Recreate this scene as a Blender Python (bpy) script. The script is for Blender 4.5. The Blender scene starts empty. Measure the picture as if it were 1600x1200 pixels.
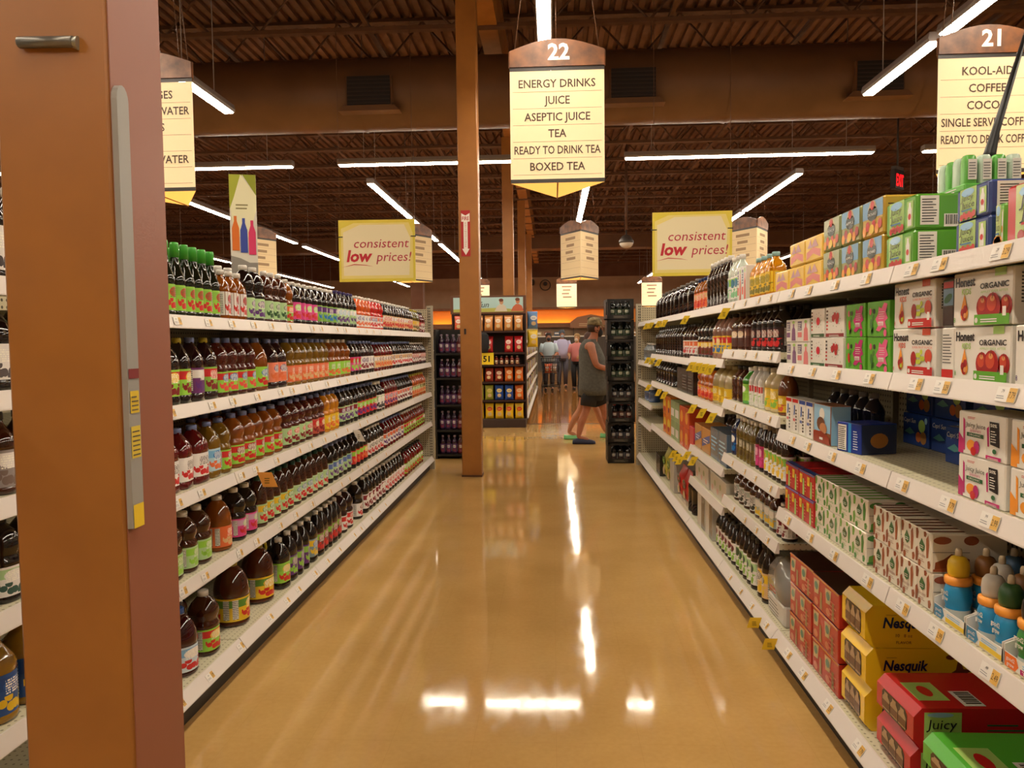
import bpy, math, random
from mathutils import Vector, Matrix
random.seed(7)
PI = math.pi
sc = bpy.context.scene
COL = sc.collection

# ---------------------------------------------------------------- camera, world, exposure
EYE = 1.47
YAW, PITCH, ROLL = 0.0534, 0.0545, 0.0117
def cam_matrix():
    cy, sy, cp, sp, cr, sr = math.cos(YAW), math.sin(YAW), math.cos(PITCH), math.sin(PITCH), math.cos(ROLL), math.sin(ROLL)
    f = Vector((-sy, cy, 0)); r = Vector((cy, sy, 0)); u = Vector((0, 0, 1))
    f2 = f*cp - u*sp; u2 = u*cp + f*sp
    r3 = r*cr - u2*sr; u3 = u2*cr + r*sr
    m = Matrix((r3, u3, -f2)).transposed().to_4x4()
    m.translation = Vector((0, 0, EYE))
    return m
cd = bpy.data.cameras.new('camera'); cd.sensor_width = 36; cd.lens = 27.0; cd.clip_end = 200; cd.clip_start = 0.05
cam = bpy.data.objects.new('camera', cd); COL.objects.link(cam); cam.matrix_world = cam_matrix(); sc.camera = cam
w = bpy.data.worlds.new('world'); sc.world = w; w.use_nodes = True
w.node_tree.nodes['Background'].inputs[0].default_value = (1.0, 0.72, 0.45, 1); w.node_tree.nodes['Background'].inputs[1].default_value = 0.006
sc.view_settings.view_transform = 'Standard'; sc.view_settings.look = 'None'; sc.view_settings.gamma = 1
sc.view_settings.exposure = 1.0
sc.cycles.max_bounces = 8; sc.cycles.diffuse_bounces = 2; sc.cycles.glossy_bounces = 4
LAMP_COL = (1.0, 0.87, 0.69); LAMP_POW = 26.0

# ---------------------------------------------------------------- materials
def lin(c):
    return tuple(((x/255)/12.92 if x/255 <= .04045 else ((x/255+.055)/1.055)**2.4) for x in c)
_pm = {}
def P(r, g, b, rough=.5, metal=0., spec=.5, coat=0., emit=0., trans=0., alpha=1.):
    k = (r, g, b, rough, metal, spec, coat, emit, trans, alpha)
    if k in _pm: return _pm[k]
    m = bpy.data.materials.new('tone_%02x%02x%02x' % (r, g, b)); m.use_nodes = True
    n = m.node_tree.nodes['Principled BSDF']; c = lin((r, g, b)) + (1,)
    n.inputs['Base Color'].default_value = c; n.inputs['Roughness'].default_value = rough
    n.inputs['Metallic'].default_value = metal; n.inputs['Specular IOR Level'].default_value = spec
    n.inputs['Coat Weight'].default_value = coat; n.inputs['Coat Roughness'].default_value = .08
    if emit: n.inputs['Emission Color'].default_value = c; n.inputs['Emission Strength'].default_value = emit
    if trans: n.inputs['Transmission Weight'].default_value = trans
    if alpha < 1: n.inputs['Alpha'].default_value = alpha
    _pm[k] = m; return m
class NT:
    def __init__(s, tree): s.t = tree
    def n(s, typ, **kw):
        nd = s.t.nodes.new(typ)
        for k, v in kw.items(): setattr(nd, k, v)
        return nd
    def link(s, a, b): s.t.links.new(a, b)
    def math(s, op, a, b=None, c=None):
        nd = s.n('ShaderNodeMath', operation=op)
        for i, x in enumerate((a, b, c)):
            if x is None: continue
            if isinstance(x, (int, float)): nd.inputs[i].default_value = x
            else: s.link(x, nd.inputs[i])
        return nd.outputs[0]
    def mix(s, fac, a, b):
        nd = s.n('ShaderNodeMix', data_type='RGBA')
        for i, x in ((0, fac), (6, a), (7, b)):
            if isinstance(x, (int, float)): nd.inputs[i].default_value = x
            elif isinstance(x, tuple): nd.inputs[i].default_value = x
            else: s.link(x, nd.inputs[i])
        return nd.outputs[2]
def noise_mat(name, c1, c2, scale, rough=(.4, .6), stretch=(1, 1, 1), bump=0., detail=6, spec=.5, coat=0.):
    m = bpy.data.materials.new(name); m.use_nodes = True; t = NT(m.node_tree); b = m.node_tree.nodes['Principled BSDF']
    tc = t.n('ShaderNodeTexCoord'); mp = t.n('ShaderNodeMapping'); mp.inputs['Scale'].default_value = stretch
    t.link(tc.outputs['Object'], mp.inputs[0])
    nz = t.n('ShaderNodeTexNoise'); nz.inputs['Scale'].default_value = scale; nz.inputs['Detail'].default_value = detail
    t.link(mp.outputs[0], nz.inputs['Vector'])
    rp = t.n('ShaderNodeMapRange'); rp.inputs[1].default_value = .3; rp.inputs[2].default_value = .7; t.link(nz.outputs[0], rp.inputs[0])
    t.link(t.mix(rp.outputs[0], lin(c1)+(1,), lin(c2)+(1,)), b.inputs['Base Color'])
    rr = t.n('ShaderNodeMapRange'); rr.inputs[3].default_value = rough[0]; rr.inputs[4].default_value = rough[1]
    t.link(rp.outputs[0], rr.inputs[0]); t.link(rr.outputs[0], b.inputs['Roughness'])
    b.inputs['Specular IOR Level'].default_value = spec; b.inputs['Coat Weight'].default_value = coat
    if bump:
        bp = t.n('ShaderNodeBump'); bp.inputs['Strength'].default_value = bump; bp.inputs['Distance'].default_value = .01
        t.link(nz.outputs[0], bp.inputs['Height']); t.link(bp.outputs[0], b.inputs['Normal'])
    return m
def floor_mat(name, c1, c2, joint, rough):
    m = bpy.data.materials.new(name); m.use_nodes = True; t = NT(m.node_tree); b = m.node_tree.nodes['Principled BSDF']
    tc = t.n('ShaderNodeTexCoord'); sx = t.n('ShaderNodeSeparateXYZ'); t.link(tc.outputs['Object'], sx.inputs[0])
    n1 = t.n('ShaderNodeTexNoise'); n1.inputs['Scale'].default_value = 1.6; n1.inputs['Detail'].default_value = 8; t.link(tc.outputs['Object'], n1.inputs['Vector'])
    n2 = t.n('ShaderNodeTexNoise'); n2.inputs['Scale'].default_value = 45; n2.inputs['Detail'].default_value = 4; t.link(tc.outputs['Object'], n2.inputs['Vector'])
    f = t.math('ADD', t.math('MULTIPLY', n1.outputs[0], .75), t.math('MULTIPLY', n2.outputs[0], .25))
    r = t.n('ShaderNodeMapRange'); r.inputs[1].default_value = .38; r.inputs[2].default_value = .62; t.link(f, r.inputs[0])
    c = t.mix(r.outputs[0], lin(c1)+(1,), lin(c2)+(1,))
    def line(o):
        fr = t.math('FRACT', t.math('DIVIDE', o, .3048)); return t.math('LESS_THAN', fr, .008)
    g = t.math('MAXIMUM', line(sx.outputs[0]), line(sx.outputs[1]))
    c = t.mix(t.math('MULTIPLY', g, .16), c, lin(joint)+(1,))
    t.link(c, b.inputs['Base Color'])
    n3 = t.n('ShaderNodeTexNoise'); n3.inputs['Scale'].default_value = 9; n3.inputs['Detail'].default_value = 5
    mp = t.n('ShaderNodeMapping'); mp.inputs['Scale'].default_value = (2.5, .6, 1); t.link(tc.outputs['Object'], mp.inputs[0]); t.link(mp.outputs[0], n3.inputs['Vector'])
    rr = t.n('ShaderNodeMapRange'); rr.inputs[1].default_value = .3; rr.inputs[2].default_value = .7
    rr.inputs[3].default_value = rough[0]; rr.inputs[4].default_value = rough[1]; t.link(n3.outputs[0], rr.inputs[0]); t.link(rr.outputs[0], b.inputs['Roughness'])
    bp = t.n('ShaderNodeBump'); bp.inputs['Strength'].default_value = .03; bp.inputs['Distance'].default_value = .02
    t.link(n1.outputs[0], bp.inputs['Height']); t.link(bp.outputs[0], b.inputs['Normal'])
    b.inputs['Specular IOR Level'].default_value = .5
    return m
def peg_mat(name, col, hole, pitch=.0254, rad=.22):
    m = bpy.data.materials.new(name); m.use_nodes = True; t = NT(m.node_tree); b = m.node_tree.nodes['Principled BSDF']
    tc = t.n('ShaderNodeTexCoord'); sx = t.n('ShaderNodeSeparateXYZ'); t.link(tc.outputs['Object'], sx.inputs[0])
    geo = t.n('ShaderNodeNewGeometry'); sn = t.n('ShaderNodeSeparateXYZ'); t.link(geo.outputs['Normal'], sn.inputs[0])
    def d(o): return t.math('POWER', t.math('SUBTRACT', t.math('FRACT', t.math('DIVIDE', o, pitch)), .5), 2)
    ax = t.math('GREATER_THAN', t.math('ABSOLUTE', sn.outputs[0]), .7); az = t.math('GREATER_THAN', t.math('ABSOLUTE', sn.outputs[2]), .7)
    dx = t.math('ADD', d(sx.outputs[0]), ax); dz = t.math('ADD', d(sx.outputs[2]), az)
    sxy = t.math('ADD', d(sx.outputs[0]), d(sx.outputs[1])); syz = t.math('ADD', d(sx.outputs[1]), d(sx.outputs[2])); sxz = t.math('ADD', d(sx.outputs[0]), d(sx.outputs[2]))
    s = t.math('ADD', t.math('MULTIPLY', az, sxy), t.math('ADD', t.math('MULTIPLY', ax, syz), t.math('MULTIPLY', t.math('SUBTRACT', 1, t.math('ADD', ax, az)), sxz)))
    h = t.math('LESS_THAN', s, rad*rad)
    t.link(t.mix(h, lin(col)+(1,), lin(hole)+(1,)), b.inputs['Base Color']); b.inputs['Roughness'].default_value = .45
    return m
# printed paper label: one node group, coloured per product
def make_label_group():
    g = bpy.data.node_groups.new('label_print', 'ShaderNodeTree')
    for nm in ('Base', 'Band', 'Fruit', 'Accent', 'Text'):
        g.interface.new_socket(nm, in_out='INPUT', socket_type='NodeSocketColor')
    g.interface.new_socket('Color', in_out='OUTPUT', socket_type='NodeSocketColor')
    t = NT(g); gi = t.n('NodeGroupInput'); go = t.n('NodeGroupOutput')
    uv = t.n('ShaderNodeUVMap'); sx = t.n('ShaderNodeSeparateXYZ'); t.link(uv.outputs[0], sx.inputs[0])
    u, v = sx.outputs[0], sx.outputs[1]
    uu = t.math('SUBTRACT', t.math('FRACT', t.math('MULTIPLY', u, 2)), .5); au = t.math('ABSOLUTE', uu)
    def AND(a, b): return t.math('MULTIPLY', a, b)
    def lt(a, b): return t.math('LESS_THAN', a, b)
    def gt(a, b): return t.math('GREATER_THAN', a, b)
    c = gi.outputs[0]
    c = t.mix(AND(gt(v, .60), lt(v, .92)), c, gi.outputs[1])
    el = t.math('ADD', t.math('POWER', t.math('DIVIDE', uu, .2), 2), t.math('POWER', t.math('DIVIDE', t.math('SUBTRACT', v, .7), .19), 2))
    c = t.mix(lt(el, 1), c, gi.outputs[3])
    cm = t.n('ShaderNodeCombineXYZ'); t.link(t.math('MULTIPLY', u, 14), cm.inputs[0]); t.link(t.math('MULTIPLY', v, 4.2), cm.inputs[1])
    vo = t.n('ShaderNodeTexVoronoi'); vo.inputs['Scale'].default_value = 1; t.link(cm.outputs[0], vo.inputs['Vector'])
    c = t.mix(AND(AND(lt(vo.outputs['Distance'], .52), lt(v, .46)), AND(lt(au, .3), gt(v, .05))), c, gi.outputs[2])
    cm2 = t.n('ShaderNodeCombineXYZ'); t.link(t.math('MULTIPLY', u, 60), cm2.inputs[0]); t.link(t.math('FLOOR', t.math('MULTIPLY', v, 16)), cm2.inputs[1])
    nz = t.n('ShaderNodeTexNoise'); nz.inputs['Scale'].default_value = 1; t.link(cm2.outputs[0], nz.inputs['Vector'])
    row = lt(t.math('FRACT', t.math('MULTIPLY', v, 16)), .6)
    c = t.mix(AND(AND(gt(nz.outputs[0], .48), row), AND(lt(au, .17), AND(gt(v, .5), lt(v, .86)))), c, gi.outputs[4])
    pan = AND(AND(gt(au, .36), lt(au, .47)), AND(gt(v, .08), lt(v, .93)))
    c = t.mix(pan, c, lin((225, 220, 210))+(1,))
    ln = lt(t.math('FRACT', t.math('MULTIPLY', v, 13)), .38)
    c = t.mix(AND(AND(pan, ln), gt(nz.outputs[0], .42)), c, lin((70, 66, 66))+(1,))
    t.link(c, go.inputs[0]); return g
LABEL_GROUP = make_label_group()
_lm = {}
def LM(base, band, fruit, accent, text=(250, 245, 230), rough=.35):
    k = (base, band, fruit, accent, text)
    if k in _lm: return _lm[k]
    m = bpy.data.materials.new('printed_label'); m.use_nodes = True; t = NT(m.node_tree); b = m.node_tree.nodes['Principled BSDF']
    g = t.n('ShaderNodeGroup'); g.node_tree = LABEL_GROUP
    for i, c in enumerate((base, band, fruit, accent, text)): g.inputs[i].default_value = lin(c)+(1,)
    t.link(g.outputs[0], b.inputs['Base Color']); b.inputs['Roughness'].default_value = rough
    _lm[k] = m; return m

# ---------------------------------------------------------------- mesh builder
_txt = {}
def glyphs(s, shear=0., bold=0.):
    k = (s, shear, bold)
    if k in _txt: return _txt[k]
    cu = bpy.data.curves.new('lettering', 'FONT'); cu.body = s; cu.size = 1; cu.shear = shear; cu.offset = bold; cu.resolution_u = 2
    o = bpy.data.objects.new('lettering', cu); me = bpy.data.meshes.new_from_object(o)
    vs = [(v.co.x, v.co.y) for v in me.vertices]; fs = [tuple(p.vertices) for p in me.polygons]
    bpy.data.objects.remove(o); bpy.data.curves.remove(cu); bpy.data.meshes.remove(me)
    if vs:
        x0 = min(v[0] for v in vs); x1 = max(v[0] for v in vs); y0 = min(v[1] for v in vs); y1 = max(v[1] for v in vs)
    else: x0 = x1 = y0 = y1 = 0
    _txt[k] = (vs, fs, x0, x1, y0, y1); return _txt[k]
class Frame:
    def __init__(s, o, u, v): s.o = Vector(o); s.u = Vector(u); s.v = Vector(v); s.n = s.u.cross(s.v)
    def p(s, a, b, l=0.): return tuple(s.o + s.u*a + s.v*b + s.n*l)
LIFT = .0007
class MB:
    def __init__(s): s.v = []; s.f = []; s.m = []; s.mats = []; s.sm = []; s.uv = []
    def mi(s, mat):
        if mat not in s.mats: s.mats.append(mat)
        return s.mats.index(mat)
    def face(s, ids, mat, smooth=False, uv=None):
        s.f.append(tuple(ids)); s.m.append(s.mi(mat)); s.sm.append(smooth); s.uv.append(uv)
    def poly(s, pts, mat, smooth=False, uv=None):
        b = len(s.v); s.v += [tuple(p) for p in pts]; s.face(range(b, b+len(pts)), mat, smooth, uv)
    def box(s, x0, y0, z0, x1, y1, z1, mat, b=0., faces=None):
        if b <= 0:
            k = len(s.v); s.v += [(x, y, z) for x in (x0, x1) for y in (y0, y1) for z in (z0, z1)]
            for q in ((0, 1, 3, 2), (4, 6, 7, 5), (0, 4, 5, 1), (2, 3, 7, 6), (0, 2, 6, 4), (1, 5, 7, 3)): s.face([k+i for i in q], mat)
            return
        k = len(s.v); X = (x0, x1); Y = (y0, y1); Z = (z0, z1); ids = {}
        for i in (0, 1):
            for j in (0, 1):
                for l in (0, 1):
                    sx, sy, sz = (1-2*i)*b, (1-2*j)*b, (1-2*l)*b
                    for ax in range(3):
                        p = [X[i]+sx, Y[j]+sy, Z[l]+sz]; p[ax] = (X[i], Y[j], Z[l])[ax]
                        ids[i, j, l, ax] = len(s.v); s.v.append(tuple(p))
        def F(q, flip): s.face(q[::-1] if flip else q, mat)
        for i in (0, 1): F([ids[i, 0, 0, 0], ids[i, 1, 0, 0], ids[i, 1, 1, 0], ids[i, 0, 1, 0]], i == 0)
        for j in (0, 1): F([ids[0, j, 0, 1], ids[1, j, 0, 1], ids[1, j, 1, 1], ids[0, j, 1, 1]], j == 1)
        for l in (0, 1): F([ids[0, 0, l, 2], ids[1, 0, l, 2], ids[1, 1, l, 2], ids[0, 1, l, 2]], l == 0)
        for i in (0, 1):
            for j in (0, 1): F([ids[i, j, 0, 0], ids[i, j, 0, 1], ids[i, j, 1, 1], ids[i, j, 1, 0]], (i+j) % 2 == 1)
        for i in (0, 1):
            for l in (0, 1): F([ids[i, 0, l, 0], ids[i, 1, l, 0], ids[i, 1, l, 2], ids[i, 0, l, 2]], (i+l) % 2 == 0)
        for j in (0, 1):
            for l in (0, 1): F([ids[0, j, l, 1], ids[1, j, l, 1], ids[1, j, l, 2], ids[0, j, l, 2]], (j+l) % 2 == 1)
        for i in (0, 1):
            for j in (0, 1):
                for l in (0, 1): F([ids[i, j, l, 0], ids[i, j, l, 1], ids[i, j, l, 2]], (i+j+l) % 2 == 0)
    def lathe(s, prof, mat, cx=0, cy=0, cz=0, seg=20, n=2., sy=1., smooth=True, uvz=None, cap0=True, cap1=True):
        base = len(s.v)
        for r, z in prof:
            for i in range(seg):
                a = 2*PI*i/seg; c, d = math.cos(a), math.sin(a)
                k = 1. if n == 2 else (abs(c)**n+abs(d)**n)**(-1./n)
                s.v.append((cx+r*k*c, cy+r*k*d*sy, cz+z))
        for j in range(len(prof)-1):
            for i in range(seg):
                i2 = (i+1) % seg; q = (base+j*seg+i, base+j*seg+i2, base+(j+1)*seg+i2, base+(j+1)*seg+i)
                uv = None
                if uvz:
                    va = (prof[j][1]-uvz[0])/(uvz[1]-uvz[0]); vb = (prof[j+1][1]-uvz[0])/(uvz[1]-uvz[0])
                    uv = ((i/seg, va), ((i+1)/seg, va), ((i+1)/seg, vb), (i/seg, vb))
                s.face(q, mat, smooth, uv)
        if cap0: s.face([base+i for i in range(seg)][::-1], mat)
        if cap1: s.face([base+(len(prof)-1)*seg+i for i in range(seg)], mat)
    def tube(s, pts, r, mat, seg=8, smooth=True, close=False, cap=True):
        pts = [Vector(p) for p in pts]; base = len(s.v); N = len(pts); rs = r if isinstance(r, (list, tuple)) else [r]*N
        up = None
        for k, p in enumerate(pts):
            a = pts[k-1] if (k > 0 or close) else p; b = pts[(k+1) % N] if (k < N-1 or close) else p
            d = (b-a).normalized()
            if up is None:
                up = Vector((0, 0, 1)) if abs(d.z) < .9 else Vector((1, 0, 0))
            x = d.cross(up).normalized(); y = x.cross(d).normalized(); up = y
            for i in range(seg):
                t = 2*PI*i/seg; s.v.append(tuple(p + (x*math.cos(t) + y*math.sin(t))*rs[k]))
        for k in range(N if close else N-1):
            for i in range(seg):
                i2 = (i+1) % seg; k2 = (k+1) % N
                s.face((base+k*seg+i, base+k2*seg+i, base+k2*seg+i2, base+k*seg+i2), mat, smooth)
        if cap and not close:
            s.face([base+i for i in range(seg)], mat); s.face([base+(N-1)*seg+i for i in range(seg)][::-1], mat)
    def prism(s, pts, fr, d, mat, back=True):
        # polygon in a frame, extruded from lift 0 to lift d (outward)
        n = len(pts); b = len(s.v)
        s.v += [fr.p(x, y, 0) for x, y in pts] + [fr.p(x, y, d) for x, y in pts]
        s.face(range(b+n, b+2*n), mat)
        if back: s.face(list(range(b, b+n))[::-1], mat)
        for i in range(n):
            j = (i+1) % n; s.face((b+i, b+j, b+n+j, b+n+i), mat)
    def ball(s, c, r, mat, seg=12, rings=8, sc=(1, 1, 1)):
        prof = [(r*math.sin(PI*k/rings), -r*math.cos(PI*k/rings)) for k in range(rings+1)]
        b = len(s.v); s.lathe([(max(p[0], 1e-4), p[1]) for p in prof], mat, 0, 0, 0, seg)
        for i in range(b, len(s.v)):
            x, y, z = s.v[i]; s.v[i] = (c[0]+x*sc[0], c[1]+y*sc[1], c[2]+z*sc[2])
    def loft(s, rings, mat, smooth=True, cap=True):
        b = len(s.v); n = len(rings[0])
        for r in rings: s.v += [tuple(p) for p in r]
        for j in range(len(rings)-1):
            for i in range(n):
                i2 = (i+1) % n; s.face((b+j*n+i, b+j*n+i2, b+(j+1)*n+i2, b+(j+1)*n+i), mat, smooth)
        if cap: s.face([b+i for i in range(n)][::-1], mat); s.face([b+(len(rings)-1)*n+i for i in range(n)], mat)
    # ---- flat print on a face frame
    def rect(s, fr, a0, b0, a1, b1, mat, k=1): s.poly([fr.p(a0, b0, LIFT*k), fr.p(a1, b0, LIFT*k), fr.p(a1, b1, LIFT*k), fr.p(a0, b1, LIFT*k)], mat)
    def pol(s, fr, pts, mat, k=1): s.poly([fr.p(a, b, LIFT*k) for a, b in pts], mat)
    def ell(s, fr, a, b, ra, rb, mat, k=1, n=14, rot=0.):
        c, d = math.cos(rot), math.sin(rot)
        s.pol(fr, [(a+ra*math.cos(t)*c-rb*math.sin(t)*d, b+ra*math.cos(t)*d+rb*math.sin(t)*c) for t in [2*PI*i/n for i in range(n)]], mat, k)
    def text(s, fr, txt, a, b, h, mat, k=2, align='c', width=None, shear=0., bold=0., rot=0.):
        vs, fs, x0, x1, y0, y1 = glyphs(txt, shear, bold)
        if not vs: return
        sc_ = h/.72; sx_ = sc_ if width is None else width/(x1-x0)
        off = {'c': (x0+x1)/2, 'l': x0, 'r': x1}[align]; c, d = math.cos(rot), math.sin(rot); b0 = len(s.v)
        for x, y in vs:
            X = (x-off)*sx_; Y = y*sc_; s.v.append(fr.p(a+X*c-Y*d, b+X*d+Y*c, LIFT*k))
        for f in fs: s.face([b0+i for i in f], mat)
    def lines(s, fr, a0, b0, a1, b1, n, mat, k=2, fill=.45, rag=.35):
        rnd = random.Random(int((a0+b0)*1e5) + n); dh = (b1-b0)/n
        for i in range(n):
            s.rect(fr, a0, b0+i*dh, a1-(a1-a0)*rag*rnd.random(), b0+i*dh+dh*fill, mat, k)
    def barcode(s, fr, a0, b0, a1, b1, white, dark, k=2):
        s.rect(fr, a0, b0, a1, b1, white, k); rnd = random.Random(3); x = a0+(a1-a0)*.08
        while x < a1-(a1-a0)*.1:
            ww = (a1-a0)*rnd.choice((.02, .03, .05)); s.rect(fr, x, b0+(b1-b0)*.18, x+ww, b1-(b1-b0)*.08, dark, k+1); x += ww*2
    def mesh(s, name):
        me = bpy.data.meshes.new(name); me.from_pydata(s.v, [], s.f)
        for m in s.mats: me.materials.append(m)
        me.polygons.foreach_set('material_index', s.m); me.polygons.foreach_set('use_smooth', s.sm)
        if any(u is not None for u in s.uv):
            l = me.uv_layers.new(name='UVMap'); i = 0
            for f, u in zip(s.f, s.uv):
                for j in range(len(f)):
                    if u: l.data[i].uv = u[j]
                    i += 1
        me.update(); return me
    def build(s, name, parent=None, loc=(0, 0, 0), rz=0.):
        o = bpy.data.objects.new(name, s.mesh(name)); COL.objects.link(o); o.location = loc; o.rotation_euler = (0, 0, rz)
        if parent: o.parent = parent
        return o
def tag(o, label, cat, group=None, kind=None):
    o['label'] = label; o['category'] = cat
    if group: o['group'] = group
    if kind: o['kind'] = kind
    return o
def empty(name, loc=(0, 0, 0), rz=0.):
    o = bpy.data.objects.new(name, None); COL.objects.link(o); o.location = loc; o.rotation_euler = (0, 0, rz); o.empty_display_size = .05; return o
def structure(o): o['kind'] = 'structure'; return o
_kids = {}
def part(mb, name, parent, label=None):
    o = mb.build(name, parent); _kids.setdefault(parent.name, []).append(o)
    if label: o['label'] = label
    return o
def partmesh(me, name, parent):
    o = bpy.data.objects.new(name, me); COL.objects.link(o); o.parent = parent; _kids.setdefault(parent.name, []).append(o); return o
_used = set()
def copy_tree(o, par=None):
    c = o.copy(); COL.objects.link(c)
    if par: c.parent = par
    for ch in _kids.get(o.name, []): _kids.setdefault(c.name, []).append(copy_tree(ch, c))
    return c
def place(proto, loc, rz, label, cat, group=None, tilt=None):
    if proto.name in _used: o = copy_tree(proto)
    else: o = proto; _used.add(proto.name)
    o.location = loc; o.rotation_euler = (tilt or 0, 0, rz); tag(o, label, cat, group)
    if group is None and 'group' in o: del o['group']
    return o
NUM = ['zero', 'one', 'two', 'three', 'four', 'five', 'six', 'seven', 'eight', 'nine', 'ten', 'eleven', 'twelve', 'thirteen', 'fourteen', 'fifteen', 'sixteen']
ORD = ['first', 'second', 'third', 'fourth', 'fifth', 'sixth', 'seventh', 'eighth', 'ninth', 'tenth', 'eleventh', 'twelfth', 'thirteenth', 'fourteenth']
def pos_word(i, n):
    if n == 1: return 'the'
    if n == 2: return ('nearer', 'farther')[i]
    if i == 0: return 'nearest'
    if i == n-1: return 'farthest'
    return ORD[i] + ' nearest'
def say(i, n, desc, where):
    if n == 1: return '%s, %s' % (desc[0], where)
    return '%s of %s %s, %s' % (pos_word(i, n), NUM[n], desc[1], where)

# ---------------------------------------------------------------- the room
M_DECK = noise_mat('painted_deck', (112, 73, 48), (94, 60, 38), 3, (.5, .7))
M_STEEL = noise_mat('painted_joist_steel', (104, 70, 46), (86, 56, 37), 4, (.5, .7))
M_DUCT = noise_mat('painted_duct', (112, 76, 48), (98, 66, 40), 2, (.4, .55))
M_COLUMN = noise_mat('painted_column', (168, 110, 48), (156, 100, 42), 5, (.34, .46), detail=3)
M_BEIGE = noise_mat('beige_wall', (176, 142, 112), (166, 132, 102), 2, (.6, .8))
M_BROWN = noise_mat('brown_wall', (104, 62, 36), (94, 54, 30), 2, (.6, .8))
M_WOOD = noise_mat('wood_trim', (150, 92, 48), (120, 70, 34), 4, (.4, .6), (1, 12, 12))
M_COVE = P(255, 184, 84, .6, emit=8.)
RX0, RX1, RY0, RY1, RZ = -24, 24, -7, 40, 6.15
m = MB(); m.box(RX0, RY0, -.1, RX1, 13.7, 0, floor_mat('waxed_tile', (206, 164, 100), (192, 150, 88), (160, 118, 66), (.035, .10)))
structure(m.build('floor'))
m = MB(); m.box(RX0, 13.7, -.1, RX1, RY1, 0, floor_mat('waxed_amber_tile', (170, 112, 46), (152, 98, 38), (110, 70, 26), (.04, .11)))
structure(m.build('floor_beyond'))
m = MB(); m.box(RX0, 13.66, 0, RX1, 13.74, .003, P(70, 44, 26, .3)); structure(m.build('trim_1'))
# corrugated deck
m = MB(); pts = []; x = RX0; k = 0
while x < RX1:
    pts += [(x, RZ), (x+.08, RZ), (x+.095, RZ+.05), (x+.15, RZ+.05)]; x += .165
b = len(m.v)
for y in (RY0, RY1): m.v += [(a, y, z) for a, z in pts]
for i in range(len(pts)-1): m.face((b+i, b+i+1, b+len(pts)+i+1, b+len(pts)+i), M_DECK)
m.box(RX0, RY0, RZ+.1, RX1, RY1, RZ+.14, M_DECK)
structure(m.build('ceiling'))
for nm, bx in (('wall_left', (RX0-.2, RY0, 0, RX0, RY1, RZ+.1)), ('wall_right', (RX1, RY0, 0, RX1+.2, RY1, RZ+.1)), ('wall_near', (RX0, RY0-.2, 0, RX1, RY0, RZ+.1))):
    m = MB(); m.box(*bx, M_BEIGE); structure(m.build(nm))
m = MB(); m.box(RX0, RY1, 0, RX1, RY1+.2, 4.8, M_BEIGE); m.box(RX0, RY1, 4.8, RX1, RY1+.2, RZ+.1, M_BROWN); structure(m.build('wall_far'))
m = MB(); m.box(-14, RY1-.35, 3.12, 14, RY1-.001, 3.24, M_WOOD); m.box(-14, RY1-.35, 2.2, 14, RY1-.001, 2.36, M_WOOD); structure(m.build('trim_2'))
m = MB(); m.box(-14, RY1-.06, 2.36, 14, RY1-.001, 3.12, P(240, 150, 60, .6)); m.box(-14, RY1-.33, 2.36, 14, RY1-.31, 2.43, M_WOOD); structure(m.build('trim_3'))
for i, (a, b_) in enumerate(((-6.2, -2.2), (-2.1, 1.0), (1.1, 3.6), (-10, -6.3))):
    m = MB(); m.box(a, RY1-.28, 2.365, b_, RY1-.20, 2.40, M_COVE)
    tag(m.build('cove_light'), 'orange cove light strip on the far wall ledge, %s' % ('left of the chip display', 'behind the cart pusher', 'behind the man in the cap', 'farthest left')[i], 'light', 'orange cove lights')
# bar joists across the store, one per line
def joist(y, nm):
    m = MB(); x0, x1 = -16., 16.
    m.box(x0, y-.06, RZ-.05, x1, y+.06, RZ-.005, M_STEEL); m.box(x0, y-.05, 5.40, x1, y+.05, 5.45, M_STEEL)
    n = 26; s = (x1-x0)/n
    for i in range(n):
        xa = x0+i*s
        m.tube([(xa, y, 5.44), (xa+s/2, y, RZ-.04)], .016, M_STEEL, 4, cap=False); m.tube([(xa+s/2, y, RZ-.04), (xa+s, y, 5.44)], .016, M_STEEL, 4, cap=False)
    o = m.build(nm); structure(o)
k = 0
y = 6.91
while y < 39.5:
    joist(y, 'trim_%d' % (10+k)); k += 1; y += 1.46
for i, x in enumerate((-9.5, -6.8, -4.4, -2.3, 1.5, 3.3, 5.6, 9.)):      # bridging angles
    m = MB(); m.box(x-.03, 5, 5.46, x+.03, 39, 5.5, M_STEEL); structure(m.build('trim_%d' % (50+i)))
m = MB(); m.box(-.90, 1.0, 5.42, -.66, 39, RZ-.06, M_COLUMN); structure(m.build('trim_60'))
m = MB(); m.box(-16, 29.4, 5.0, 16, 30.2, 5.55, M_DUCT); structure(m.build('trim_61'))
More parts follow.
